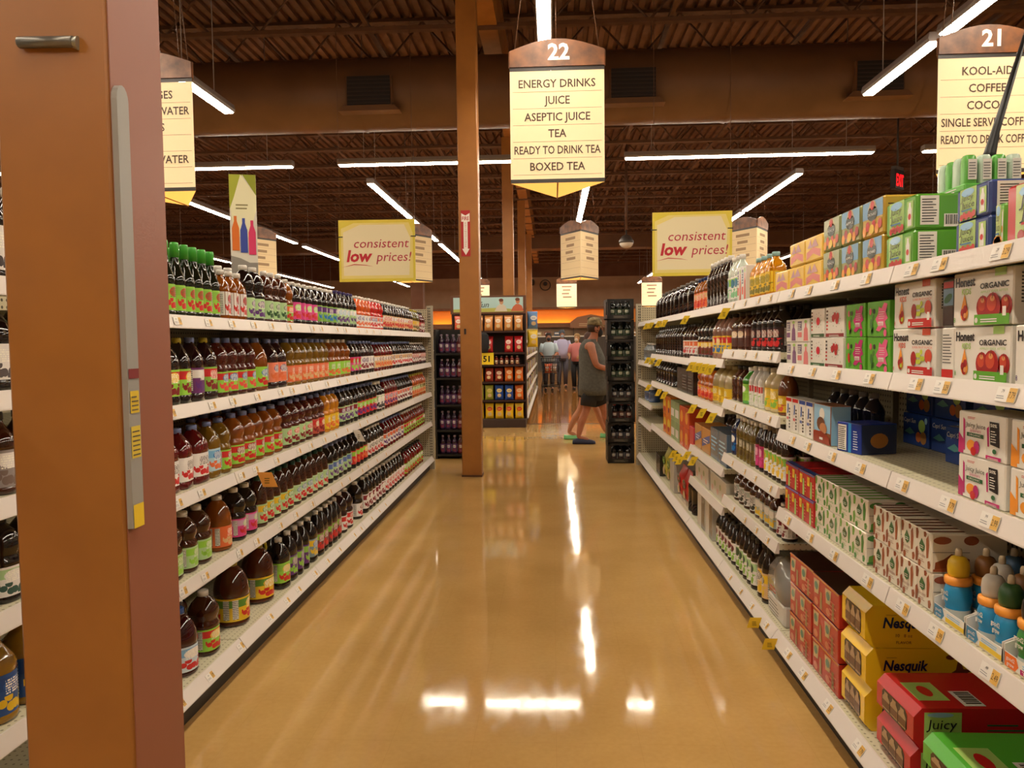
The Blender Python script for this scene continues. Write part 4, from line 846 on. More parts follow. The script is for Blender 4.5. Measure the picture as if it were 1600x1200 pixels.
def stack(pr, z, h, ys, tiers, one, where, xf=1.03, d=.2, cat='carton', group=None, words=None, tw=None):
    n = len(ys); tw = tw or {1: [''], 2: ['lower', 'upper'], 3: ['bottom', 'middle', 'top']}[tiers]
    for i, y in enumerate(ys):
        for k in range(tiers):
            lb = (tw[k] + ' ' + (pos_word(i, n)+' ' if n > 1 else '') + one + ', ' + where).strip()
            place(pr, (xf+d/2+random.uniform(0, .004), y, z+ZUP+k*(h+.0012)), -PI/2+random.uniform(-.02, .02), lb, cat, group or one)
V1, V2, V3, V4, V5, V6 = 'right top shelf', 'right second shelf', 'right third shelf', 'right fourth shelf', 'right fifth shelf', 'right bottom shelf'
R = 1
# -- top shelf, far to near
z = 1.675
run(R, z, 5.85, 7.9, 9, 'growler', .26, DK, (110, 104, 98), None, 'black jug', 'round black jugs with grey lids', V1, R=.088, name='drink_jug')
run(R, z, 5.33, 5.78, 4, 'slim', .235, AM, (26, 44, 90), (ORG, TN, RE, ORG), 'orange bottle', 'amber bottles with orange labels and blue necks', V1, name='drink_bottle')
run(R, z, 4.68, 5.29, 6, 'slim', .30, (40, 26, 18), CW, None, 'dark bottle', 'tall dark tea bottles with white caps', V1, name='tea_bottle', R=.046)
run(R, z, 4.39, 4.67, 3, 'square', .275, (196, 204, 190), CW, (WH, LG, (120, 190, 130), BL, (50, 120, 60)), 'pale bottle', 'tall pale bottles with green white labels', V1, name='drink_bottle', R=.042)
stack(whitebox(.10, .19, .09, K_ORG, c_(226, 90, 70), 'small'), z, .19, (4.22, 4.325), 1, 'white and red small carton', V1, d=.09)
run(R, z, 3.75, 4.15, 4, 'square', .215, YE, (150, 190, 190), (YL, YL, (120, 110, 20), (200, 170, 20), (90, 90, 20)), 'yellow bottle', 'yellow patterned bottles with pale caps', V1, name='drink_bottle', R=.046)
run(R, z, 3.49, 3.73, 3, 'slim', .245, (176, 170, 160), (190, 200, 190), (WH, WH, GN, WH, (60, 110, 60)), 'clear bottle', 'clear grey bottles with green leaf labels', V1, name='drink_bottle', R=.037, xfront=1.19)
def yel(m, F, S, T, w, d, h):
    m.pol(F, [(w*.1, h*.1), (w*.5, h*.3), (w*.9, h*.1), (w*.9, h*.4), (w*.5, h*.55), (w*.1, h*.4)], c_(226, 130, 120), 1); m.pol(F, [(w*.15, h*.55), (w*.35, h*.9), (w*.4, h*.6), (w*.6, h*.9), (w*.8, h*.55)], c_(200, 150, 150), 2)
    for a in (.25, .7): m.ell(S, d*a, h*.5, d*.12, h*.3, c_(110, 130, 60), 1); m.ell(S, d*a, h*.25, d*.1, h*.15, K_AP1, 2)
ypk = carton('juice_pouch_pack', .198, .14, .098, c_(240, 196, 84), yel, .006)
for y, k, lb in ((3.53, 0, 'yellow pink juice pack, far end of lower row'), (3.322, 0, 'yellow pink juice pack, middle of lower row'), (3.114, 0, 'yellow pink juice pack, near end of lower row'), (3.315, 1, 'yellow pink juice pack, far one on top'), (3.11, 1, 'yellow pink juice pack, near one on top')):
    place(ypk, (1.10, y, z+ZUP+k*.1), -PI/2, lb + ', ' + V1, 'carton', 'yellow juice packs')
pr = bottle('slim', .036, .27, (196, 192, 186), (210, 206, 200), (WH, (150, 190, 220), (150, 180, 210), WH), 'water_bottle')
for i in range(3): place(pr, (1.24+.01*i, 3.06+.08*i, z+ZUP), 0, say(i, 3, ('', 'clear water bottles behind the yellow packs'), V1), 'bottle', 'water bottles')
AP = [applepack(c_(150, 160, 110), c_(170, 176, 140), K_AP2, 'PUNCH'), applepack(c_(150, 150, 90), c_(120, 170, 206), K_AP1, 'APPLE'), applepack(c_(200, 160, 60), c_(110, 160, 200), K_RED, 'ORCHARD')]
for pr, y, ww in zip(AP, (2.915, 2.735, 2.55), ('grey green', 'pale blue', 'blue and yellow')):
    for k in range(2): place(pr, (1.095, y, z+ZUP+k*.1195), -PI/2+random.uniform(-.03, .03), '%s %s fruit juice box pack with red apple logo, %s' % (('lower', 'upper')[k], ww, V1), 'carton', ww+' apple packs')
stack(juicy(c_(92, 160, 50), K_LGN, .19, .14, .1, K_RED), z, .1, (2.355,), 2, 'green juice pack with pictured bottle', V1, d=.14)
sp = shrink_pack(.17, .16, .10, 4, 4, c_(96, 176, 70), c_(220, 220, 210), c_(190, 210, 190))
place(sp, (1.235, 2.325, z+ZUP+.2035), -PI/2, 'shrink wrapped block of green juice bottles, topmost on the right top shelf', 'pack', 'shrink wrapped blocks')
stack(carton('juice_pack', .24, .1, .1, c_(92, 160, 50)), z, .1, (2.355,), 2, 'plain green backing pack under the shrink wrapped block', V1, xf=1.185, d=.1)
stack(juicy(c_(58, 74, 130), c_(170, 200, 110), .155, .2, .082, K_RED), z, .082, (1.965,), 2, 'blue juice pack with red raspberries', V1, d=.2)
sp2 = shrink_pack(.22, .12, .15, 5, 3, c_(150, 200, 200), c_(220, 220, 210), c_(200, 220, 226))
place(carton('juice_pack', .24, .12, .1, c_(70, 120, 60)), (1.31, 1.93, z+ZUP), -PI/2, 'green juice pack behind the blue packs on the right top shelf', 'carton')
place(sp2, (1.31, 1.93, z+ZUP+.1012), -PI/2, 'shrink wrapped pale blue bottle block behind the blue juice packs', 'pack', 'shrink wrapped blocks')
place(juicy(c_(110, 180, 60), c_(190, 210, 120), .04, .16, .10, K_ORG), (1.115, 1.85, z+ZUP), -PI/2, 'narrow green juice pack beside the big red carton on right top shelf', 'carton')
place(juicy(c_(196, 50, 54), c_(190, 206, 130), .30, .16, .132, K_AP1, True, 'juice_carton'), (1.115, 1.675, z+ZUP), -PI/2, 'big red and green juice carton at the right edge of the top shelf', 'carton')
place(carton('juice_pack', .2, .12, .22, c_(110, 180, 60)), (1.34, 1.69, z+ZUP), -PI/2, 'tall green pack behind the big red juice carton', 'carton')
t = empty('sign_stem', (1.262, 2.325, z+ZUP+.2035+.1005), 0); tag(t, 'black tapered sign stem leaning up from the topmost juice pack at right', 'stem')
m = MB(); m.tube([(0, 0, 0), (.006, 0, .02), (.02, 0, .08), (.10, 0, .36)], [.02, .017, .012, .006], P(14, 12, 12, .4), 8); part(m, 'stem', t)
# -- second shelf
z = 1.33
run(R, z, 6.3, 7.86, 12, 'slim', .27, DK, CK, None, 'dark bottle', 'dark slim bottles near the far end', V2, name='cola_bottle')
run(R, z, 5.72, 6.25, 4, 'jug', .26, (46, 16, 10), CK, (WH, ORG, RE, ORG), 'dark bottle', 'dark bottles with white orange labels', V2, name='tea_bottle')
z = 1.348
run(R, z, 5.14, 5.66, 4, 'waist', .265, DK, CK, (DRD, YL, (90, 60, 20), YL), 'dark bottle', 'dark bottles with maroon labels', V2, name='tea_bottle')
run(R, z, 4.62, 5.12, 4, 'jug', .275, (150, 110, 96), CK, (YL, RE, BL, YL), 'pinkish bottle', 'pinkish bottles with yellow labels', V2, name='tea_bottle')
z = 1.408
run(R, z, 4.15, 4.55, 3, 'square', .215, (66, 30, 20), CK, ((84, 40, 28), (110, 60, 40), (70, 30, 20), TN), 'brown jug', 'big brown tea jugs', V2, name='tea_jug')
run(R, z, 3.62, 4.12, 5, 'slim', .22, DK, CK, ((40, 20, 20), (60, 24, 22), RE, (120, 30, 30)), 'black bottle', 'black bottles with dark red print', V2, name='cola_bottle', rows=2)
z = 1.36
stack(whitebox(.15, .095, .08, K_WH, c_(130, 90, 130), 'small'), z, .095, (3.385,), 2, 'small white carton with purple bottle picture', V2, d=.08)
stack(whitebox(.15, .095, .08, K_WH, c_(226, 130, 130), 'small'), z, .095, (3.23,), 2, 'small white carton with pink bottle picture', V2, d=.08)
run(R, z, 3.15, 3.45, 4, 'slim', .235, DK, CK, None, 'dark bottle', 'dark bottles behind the small white cartons', V2, name='cola_bottle', xfront=1.16)
stack(whitebox(.16, .112, .1, K_DGR, c_(206, 40, 60), 'one'), z, .112, (3.06,), 2, 'white carton with red berry and green band', V2, d=.1)
stack(whitebox(.185, .112, .1, c_(140, 40, 50), c_(190, 50, 56), 'two'), z, .112, (2.88,), 2, 'white carton with red fruit and maroon band', V2, d=.1)
stack(pinkgreen(K_MAG), z, .112, (2.685,), 2, 'green carton with crimson splash', V2, d=.11)
stack(pinkgreen(K_PNK), z, .112, (2.50,), 2, 'green carton with light pink splash', V2, d=.11)
stack(honest('punch'), z, .134, (2.265,), 2, 'white organic carton with red fruit punch picture', V2, d=.24)
stack(honest('apple'), z, .134, (1.915,), 2, 'white organic carton with three red apples', V2, d=.24)
place(honest('grape'), (1.03+.12, 1.645, z+ZUP), -PI/2, 'white organic carton with purple grapes at right edge second shelf', 'carton')
def slim(m, F, S, T, w, d, h): m.rect(F, w*.1, h*.45, w*.9, h*.8, c_(110, 140, 160), 1); m.rect(F, w*.1, h*.05, w*.9, h*.42, c_(50, 32, 26), 1); m.ell(F, w*.5, h*.6, w*.35, h*.08, K_DGR, 2, rot=.4); m.rect(F, w*.1, h*.82, w*.9, h*.95, K_RED, 1)
place(carton('drink_carton', .062, .09, .125, c_(70, 62, 52), slim), (1.085, 2.085, z+ZUP+.1352), -PI/2, 'slim dark carton leaning between the two upper organic cartons', 'carton')
place(carton('drink_carton', .062, .09, .134, K_WH, lambda m, F, S, T, w, d, h: (m.lines(F, w*.1, h*.3, w*.9, h*.9, 10, K_GRAY, 1, .4), m.rect(F, .002, .002, w-.002, h*.18, K_RED, 1))), (1.085, 2.085, z+ZUP), -PI/2, 'narrow white carton with red foot between the lower organic cartons', 'carton')
# -- third shelf
z = 1.058
run(R, z, 6.7, 7.85, 7, 'slim', .22, DK, CK, None, 'dark bottle', 'dark bottles near the far end', V3, name='cola_bottle')
stack(carton('bottle_pack', .24, .2, .19, c_(34, 28, 28), lambda m, F, S, T, w, d, h: (m.lines(F, w*.1, h*.2, w*.9, h*.8, 5, K_GRAY, 1, .3),)), z, .19, (5.83, 6.08, 6.33), 1, 'black multipack of cans', V3, d=.2)
run(R, z, 5.14, 5.66, 4, 'waist', .225, (190, 90, 20), CK, (ORG, YL, RE, (220, 60, 30)), 'orange bottle', 'orange bottles with red labels', V3, name='tea_bottle')
run(R, z, 4.64, 5.12, 3, 'round', .25, (188, 170, 120), (200, 190, 150), (YL, YL, (200, 150, 40), (220, 190, 60)), 'pale yellow jug', 'pale yellow lemonade jugs', V3, name='lemonade_jug', R=.072)
z = 1.118
run(R, z, 4.33, 4.56, 2, 'square', .2, (66, 30, 20), CK, None, 'brown jug', 'plain brown jugs', V3, name='tea_jug')
run(R, z, 4.19, 4.31, 1, 'slim', .2, (70, 150, 50), CW, (LG, GN, GN, WH), 'green bottle with white cap', '', V3, name='drink_bottle')
run(R, z, 3.90, 4.17, 3, 'square', .21, (226, 222, 214), CW, (WH, RE, GN, (40, 90, 60)), 'white bottle', 'white bottles with green and red print', V3, name='drink_bottle')
run(R, z, 3.67, 3.88, 2, 'slim', .21, (196, 176, 130), (190, 180, 160), (YL, (230, 200, 90), GN, YL), 'pale bottle', 'pale bottles with yellow labels', V3, name='lemonade_bottle')
run(R, z, 3.52, 3.66, 1, 'round', .2, (110, 60, 30), CK, (YL, YL, (210, 90, 60), YL), 'brown bottle with round yellow label', '', V3, name='tea_bottle', R=.046)
z = 1.066
def kool(i):
    def fn(m, F, S, T, w, d, h):
        m.rect(F, .002, h*.88, w-.002, h-.002, K_RED if i < 2 else K_BLU, 1)
        for q in range(7): m.rect(F, w*.55, h*(.1+.09*q), w*.75, h*(.15+.09*q), K_INK, 1)
        m.pol(F, [(w*.25, h*.5), (w*.45, h*.55), (w*.5, h*.8), (w*.3, h*.82)], c_(70, 100, 160), 1); m.rect(F, w*.15, h*.34, w*.5, h*.42, c_(226, 120, 120) if i < 2 else c_(110, 120, 170), 1)
    return carton('drink_mix_box', .08, .07, .148, K_WH, fn, .002)
for i, y in enumerate((3.15, 3.24, 3.33, 3.42)):
    place(kool(1 if i > 1 else 2), (1.068, y, z+ZUP), -PI/2, '%s of four narrow white drink mix boxes on right third shelf' % pos_word(i, 4), 'box', 'drink mix boxes')
def cocoa(m, F, S, T, w, d, h):
    m.rect(F, .002, h*.3, w-.002, h-.002, K_SKY, 1); m.ell(F, w*.5, h*.75, w*.16, h*.16, K_WH, 2); m.ell(F, w*.45, h*.5, w*.25, h*.18, c_(110, 70, 50), 3); m.ell(F, w*.6, h*.4, w*.22, h*.14, c_(190, 130, 90), 4); m.pol(F, [(.002, .002), (w-.002, .002), (w-.002, h*.2), (w*.5, h*.32), (.002, h*.28)], c_(150, 50, 34), 5); m.rect(F, w*.4, h*.1, w*.6, h*.16, K_WH, 6)
    m.rect(S, .002, .002, d-.002, h-.002, K_SKY, 1)
place(carton('cocoa_box', .18, .075, .15, c_(150, 90, 60), cocoa, .002), (1.07, 3.0, z+ZUP), -PI/2, 'hot cocoa box with brown and sky blue picture on right third shelf', 'box')
def bluebox(m, F, S, T, w, d, h):
    m.rect(F, w*.05, h*.06, w*.4, h*.92, K_WH, 1); m.lines(F, w*.07, h*.1, w*.38, h*.9, 12, K_INK, 2, .35, .2); m.rect(F, w*.48, 0.001, w*.6, h-.001, c_(50, 140, 210), 1); m.lines(F, w*.68, h*.14, w*.9, h*.8, 8, c_(190, 200, 220), 1, .4)
    m.rect(S, d*.02, .002, d-.002, h-.002, c_(50, 60, 90), 1); m.ell(S, d*.5, h*.45, d*.25, h*.25, c_(180, 120, 60), 2)
place(carton('pouch_carton', .135, .14, .105, c_(24, 50, 140), bluebox, .002), (1.108, 2.77, z+ZUP), -PI/2+.25, 'small bright blue carton with white nutrition panel on right third shelf', 'carton')
def capri(m, F, S, T, w, d, h):
    m.text(F, 'Capri Sun', w*.3, h*.72, h*.14, K_WH, 3, width=w*.46, shear=.15); m.pol(F, [(w*.08, h*.4), (w*.3, h*.56), (w*.5, h*.4), (w*.3, h*.34)], c_(90, 150, 150), 2); m.ell(F, w*.76, h*.66, w*.13, h*.2, K_LGN, 2); m.ell(F, w*.82, h*.3, w*.12, h*.2, c_(170, 120, 70), 2); m.ell(F, w*.64, h*.3, w*.1, h*.16, c_(200, 110, 60), 3); m.ell(F, w*.92, h*.84, w*.05, h*.1, K_SKY, 3)
cp = carton('juice_pouch_box', .2, .13, .118, c_(40, 66, 130), capri, .003)
for i, (x, y, k, lb) in enumerate(((1.33, 2.44, 0, 'front blue pouch box with fruit picture, set back in the gap'), (1.41, 2.70, 0, 'second blue pouch box set back in the gap'), (1.41, 2.92, 0, 'third blue pouch box set back in the gap'), (1.42, 2.45, 1, 'blue pouch box on the second layer, nearest'), (1.42, 2.70, 1, 'blue pouch box on the second layer, middle'), (1.42, 2.92, 1, 'blue pouch box on the second layer, farthest'))):
    place(cp, (x+.02*k*0, y, z+ZUP+k*.1195), -PI/2, lb + ', ' + V3, 'carton', 'blue pouch boxes')
sq = bottle('slim', .04, .19, (24, 26, 44), (150, 146, 140), None, 'squeeze_bottle')
for i in range(5): place(sq, (1.235, 3.02+.1*i, z+ZUP), 0, say(i, 5, ('', 'dark squeeze bottles behind the cocoa box'), V3), 'bottle', 'dark squeeze bottles')
stack(splash(K_MAG, K_MAG, K_RED), z, .108, (1.905,), 2, 'white juice pouch carton with purple splash', V3, d=.13, tw=['lower', 'upper'])
stack(splash(K_ORG, K_ORG, K_LGN), z, .108, (1.68,), 2, 'white juice pouch carton with orange splash', V3, d=.13)
# -- fourth shelf
z = .62
def bag(w, h, d, base, c2, name='snack_bag'):
    m = MB(); rings = []
    for k, (v, s_, dd) in enumerate(((0, 1, .06), (.05, .97, .4), (.2, .93, .9), (.5, .9, 1), (.75, .92, .8), (.93, .97, .25), (1., 1, .05))):
        a = w/2*s_; b_ = d/2*dd; rings.append([(a*math.copysign(abs(math.cos(t))**.75, math.cos(t)), b_*math.sin(t), v*h) for t in [2*PI*i/20 for i in range(20)]])
    m.loft(rings, base); F = Frame((-w/2, -d/2-.0005, 0), (1, 0, 0), (0, 0, 1))
    m.ell(F, w*.5, h*.62, w*.3, h*.13, c2, 1, 16); m.lines(F, w*.3, h*.58, w*.7, h*.66, 2, base, 2, .4); m.ell(F, w*.5, h*.3, w*.22, h*.12, K_TAN, 1, 12)
    return m.build(name)
def bags(pr, pts, lbs, rz, grp):
    for (x, y, z_), lb in zip(pts, lbs): place(pr, (x, y, z_+ZUP), rz, lb, 'bag', grp)
stack(carton('drink_mix_box', .2, .18, .17, c_(220, 120, 30), lambda m, F, S, T, w, d, h: (m.ell(F, w*.5, h*.6, w*.35, h*.25, K_YEL, 1), m.ell(F, w*.5, h*.3, w*.2, h*.15, K_RED, 2))), z, .17, (7.15, 6.92), 2, 'orange drink box', V4, d=.18)
stack(carton('drink_mix_box', .2, .18, .165, c_(150, 170, 120), lambda m, F, S, T, w, d, h: (m.rect(F, w*.1, h*.2, w*.9, h*.6, K_WH, 1),)), z, .165, (6.68, 6.45), 2, 'pale green drink box', V4, d=.18)
stack(carton('drink_mix_box', .19, .18, .16, c_(206, 80, 40), lambda m, F, S, T, w, d, h: (m.ell(F, w*.5, h*.5, w*.3, h*.3, K_ORG, 1),)), z, .16, (6.22, 6.0), 2, 'orange red drink box', V4, d=.18)
stack(carton('drink_mix_box', .16, .18, .2, c_(200, 50, 70)), z, .2, (5.79,), 1, 'pink drink box', V4, d=.18)
z = .70
stack(carton('juice_pack', .25, .18, .17, c_(190, 130, 70), lambda m, F, S, T, w, d, h: (m.pol(F, [(0.002, h*.2), (w-.002, h*.5), (w-.002, h*.8), (.002, h*.5)], K_BLU, 1), m.lines(F, w*.2, h*.4, w*.8, h*.6, 2, K_WH, 2, .4))), z, .17, (5.52, 5.24), 1, 'tan and blue shrink pack', V4, d=.18)
run(R, z, 5.24, 5.66, 4, 'slim', .235, DK, CK, None, 'dark bottle', 'dark bottles behind the tan shrink packs', V4, xfront=1.24, name='cola_bottle')
stack(carton('juice_pack', .24, .16, .2, c_(90, 106, 124), lambda m, F, S, T, w, d, h: (m.lines(F, w*.1, h*.3, w*.9, h*.8, 4, K_SKY, 1, .4),)), z, .2, (4.98, 4.73), 1, 'blue grey water pack', V4, d=.16)
z = .80
run(R, z, 4.46, 4.56, 1, 'slim', .235, (24, 34, 70), CW, ((30, 44, 90), (40, 60, 110), BL, WH), 'navy bottle', '', V4, name='drink_bottle')
run(R, z, 4.05, 4.44, 5, 'slim', .235, (104, 84, 30), CW, ((110, 92, 40), (90, 80, 50), (80, 60, 30), (120, 100, 50)), 'olive bottle', 'olive tea bottles', V4, name='tea_bottle', rows=2)
run(R, z, 3.88, 4.03, 2, 'slim', .24, (36, 24, 30), CW, ((190, 50, 100), (170, 40, 90), PK, PK), 'dark bottle', 'dark bottles with pink labels', V4, name='tea_bottle', rows=2)
run(R, z, 3.51, 3.86, 5, 'slim', .245, (44, 30, 18), (120, 100, 80), (WH, GN, YL, YL, (50, 90, 50)), 'dark bottle', 'dark tea bottles with green white labels', V4, name='tea_bottle', rows=2)
z = .715
stack(redpack(), z, .104, (3.365, 3.17), 2, 'red juice box pack with blue rim', V4, d=.2)
stack(milk(c_(110, 160, 70), c_(70, 130, 60), .245, .2, .108), z, .108, (2.945, 2.69), 2, 'green and white milk carton pack', V4, d=.2)
stack(milk(c_(132, 66, 40), c_(150, 80, 50), .19, .2, .108, True), z, .108, (2.42, 2.22), 2, 'brown and white chocolate milk pack', V4, d=.2)
def kid_bottle(topc, blue=(40, 140, 190), kind=0):
    t = empty('kids_juice_bottle'); m = MB()
    m.lathe([(.028, 0), (.031, .006), (.031, .03), (.029, .036), (.0335, .05), (.0335, .078), (.03, .09), (.026, .097)], P(*blue, .3), seg=18); m.lathe([(.0312, .006), (.0312, .031)], P(200, 206, 200, .4), seg=18, cap0=False, cap1=False)
    fr = Frame((0, -.0342, .0), (1, 0, 0), (0, 0, 1)); m.text(fr, 'good2', 0, .068, .012, K_WH, 1, width=.036, bold=.02); m.text(fr, 'grow', .002, .053, .012, K_WH, 1, width=.03, bold=.02); part(m, 'body', t)
    m = MB(); m.lathe([(.029, .094), (.033, .097), (.034, .106), (.033, .114), (.027, .117)], P(240, 156, 60, .35), seg=18); part(m, 'collar', t)
    m = MB(); m.lathe([(.024, .116), (.026, .125), (.027, .14), (.025, .156), (.018, .167), (.008, .171)], P(*topc, .4), seg=16)
    m.lathe([(.0085, .168), (.0085, .184), (.006, .19), (.001, .191)], P(200, 180, 150, .5), seg=10); part(m, 'topper_cap', t, 'moulded cap with pale spout'); return t
def tray(c1, word):
    t = empty('display_tray'); w, d = .155, .225; m = MB(); k = P(206, 186, 150, .6)
    m.box(-w/2, -d/2, 0, w/2, d/2, .003, k); m.box(-w/2, -d/2, .003, w/2, -d/2+.002, .034, K_WH); m.box(-w/2, d/2-.002, .003, w/2, d/2, .07, k)
    for s in (-1, 1): m.prism([(-d/2, .003), (d/2, .003), (d/2, .07), (-d/2+.05, .07), (-d/2, .05)], Frame((s*(w/2-.001)-.001, 0, 0), (0, 1, 0), (0, 0, 1)), .002, K_WH)
    fr = Frame((-w/2, -d/2, 0), (1, 0, 0), (0, 0, 1)); m.pol(fr, [(.004, .002), (w*.28, .002), (w*.36, .016), (w*.3, .034), (.004, .034)], c1, 1); m.text(fr, 'good2', w*.17, .019, .009, K_WH, 2, width=w*.2); m.text(fr, 'grow', w*.17, .007, .009, K_WH, 2, width=w*.18)
    m.rect(fr, w*.4, .004, w-.002, .016, K_YEL if word is None else K_MAG, 1); m.lines(fr, w*.45, .019, w*.9, .03, 2, K_SKY, 1, .5); part(m, 'tray_body', t)
    if word: m = MB(); m.text(fr, word, w*.7, .006, .008, K_WH, 2, width=w*.5); part(m, 'lettering', t)
    return t
kb = [kid_bottle((226, 186, 40)), kid_bottle((206, 200, 190)), kid_bottle((50, 90, 50)), kid_bottle((40, 30, 30), (60, 130, 60)), kid_bottle((130, 84, 40)), kid_bottle((60, 90, 120)), kid_bottle((110, 30, 50))]
cn = ['yellow', 'pale grey', 'dark green', 'black', 'brown', 'slate blue', 'maroon']
tx = 1.03+.113
for i, (y, c1, wd, nm) in enumerate(((2.035, c_(60, 130, 170), None, 'far blue'), (1.872, c_(60, 130, 170), None, 'middle blue'), (1.709, c_(236, 110, 40), 'Tropical', 'near orange'))):
    pr = tray(c1, wd); place(pr, (tx, y, z+ZUP), -PI/2, '%s and white cardboard tray of kids juice bottles on right fourth shelf' % nm, 'tray')
    pat = [[(0, 0), None, (4, 0), (1, 0), (5, 0), None], [(1, 0), (2, 0), (4, 0), (5, 0), (4, 0), (6, 0)], [(3, 0), (0, 0), (6, 0), (4, 0), (5, 0), (6, 0)]][i]
    for q, pp in enumerate(pat):
        if pp is None: continue
        cx, ry = q//2, q % 2
        place(kb[pp[0]], (1.03+.042+cx*.071, y+(.036 if ry == 0 else -.036), z+ZUP+.0035), -PI/2, '%s-topped kids juice bottle, %s row %s side of the %s tray' % (cn[pp[0]], ('front', 'middle', 'back')[cx], ('far', 'near')[ry], nm), 'bottle', 'kids juice bottles')
# -- fifth shelf
z = .548
run(R, z, 4.04, 4.50, 4, 'slim', .18, (70, 34, 16), CK, (WH, (190, 200, 190), (60, 60, 50), WH, (60, 50, 40)), 'brown bottle', 'brown coffee bottles with white labels', V5, name='coffee_bottle', R=.045)
run(R, z, 3.66, 4.02, 4, 'square', .19, (66, 30, 14), CK, ((180, 190, 180), WH, YL, WH), 'brown jar', 'square brown bottles with yellow print', V5, name='coffee_bottle')
run(R, z, 3.49, 3.64, 2, 'slim', .16, DK, CW, (WH, DRD, DRD, WH), 'dark bottle', 'dark bottles with white maroon labels', V5, name='coffee_bottle')
z = .468
stack(carton('coffee_carton', .5, .2, .14, c_(200, 192, 176), lambda m, F, S, T, w, d, h: [m.ell(F, w*(.15+.17*i), h*(.3+.3*(i % 2)), w*.06, h*.14, (c_(210, 160, 150), c_(150, 160, 120))[i % 2], 1) for i in range(5)]), z, .14, (5.38, 4.86), 1, 'long pale carton with faint flower print', V5, d=.2)
# -- bottom shelf
z = .152
stack(carton('drink_case', .3, .25, .2, c_(30, 26, 24)), z, .2, (7.6,), 1, 'black drink case', V6, d=.25)
bb = bag(.24, .30, .12, P(170, 160, 60, .35), c_(90, 140, 60))
bags(bb, [(1.10, 7.28, z), (1.10, 7.0, z)], ['farther green yellow bag on the right bottom shelf', 'nearer green yellow bag on the right bottom shelf'], -PI/2, 'green yellow bags')
stack(carton('drink_case', .22, .2, .3, c_(176, 172, 160)), z, .3, (6.72,), 1, 'pale tall drink case', V6, d=.2)
br_ = bag(.24, .27, .12, P(190, 50, 40, .35), c_(40, 30, 30)); bags(br_, [(1.10, 6.42, z), (1.10, 6.16, z)], ['farther red bag on the right bottom shelf', 'nearer red bag on the right bottom shelf'], -PI/2, 'red bags')
run(R, z, 5.74, 6.0, 2, 'slim', .31, DK, CK, None, 'tall black bottle', 'tall black bottles', V6, name='cola_bottle')
stack(carton('drink_case', .24, .2, .24, c_(196, 190, 178), lambda m, F, S, T, w, d, h: (m.rect(F, w*.55, .002, w-.002, h-.002, c_(90, 84, 78), 1),)), z, .24, (5.40, 5.14), 1, 'grey white drink case', V6, d=.2)
run(R, z, 4.47, 4.98, 6, 'slim', .235, DK, CK, (WH, WH, GN, DRD, (60, 60, 60)), 'dark bottle', 'dark bottles with white green labels', V6, name='coffee_bottle')
run(R, z, 4.02, 4.44, 5, 'slim', .27, (40, 24, 14), CK, (WH, PG, GN, (50, 90, 50), (50, 50, 40)), 'dark bottle', 'dark bottles with pale green labels', V6, name='coffee_bottle')
run(R, z, 3.80, 3.98, 2, 'slim', .28, (40, 24, 14), CK, (TN, YL, YL, (70, 50, 30)), 'dark bottle', 'dark bottles with yellow labels', V6, name='coffee_bottle')
t = empty('plastic_wrapped_pack', (1.14, 3.62, z+ZUP), -PI/2); tag(t, 'grey and white plastic wrapped drink pack on the right bottom shelf', 'pack')
m = MB(); m.box(-.13, -.1, 0, .13, .1, .1, P(206, 200, 190, .4), .01); m.lines(Frame((-.13, -.1, 0), (1, 0, 0), (0, 0, 1)), .02, .02, .2, .08, 4, K_GRAY, 1, .3); part(m, 'tray', t)
m = MB(); m.loft([[(a*k*.13, b_*k*.1, zz) for a, b_ in ((-1, -1), (0, -1.05), (1, -1), (1.03, 0), (1, 1), (0, 1.04), (-1, 1), (-1.02, 0))] for k, zz in ((.97, .1), (1, .17), (.95, .22), (.7, .27), (.4, .285))], P(150, 148, 144, .15, coat=.5)); m.lines(Frame((-.13, -.102, 0), (1, 0, 0), (0, 0, 1)), .05, .12, .16, .15, 2, K_RED, 4, .4); part(m, 'wrap', t)
stack(redbox(.128), z, .128, (3.235, 2.94), 3, 'red juice box case', V6, d=.24)
stack(hexpack(c_(236, 192, 30), 'Nesquik', .21, .42, .142, None, nesquik_x), z, .142, (2.67,), 3, 'yellow chocolate milk multipack with round window', V6, d=.42)
stack(hexpack(c_(190, 30, 36), 'Juicy', .24, .38, .122, None, juicy_x), z, .122, (2.35,), 2, 'red juice multipack with window', V6, d=.38)
stack(hexpack(c_(84, 176, 56), 'Juicy', .28, .38, .104, None, juicy_x), z, .104, (2.02,), 2, 'bright green juice multipack with window', V6, d=.38)
# last bay, nearly empty
run(R, 1.24, 8.3, 8.9, 4, 'slim', .2, (110, 116, 120), CW, None, 'clear bottle', 'clear grey bottles in the last bay', V2, name='water_bottle')
run(R, .80, 8.3, 8.9, 3, 'slim', .15, (70, 90, 130), CW, None, 'blue bottle', 'blue bottles in the last bay', V4, name='water_bottle')

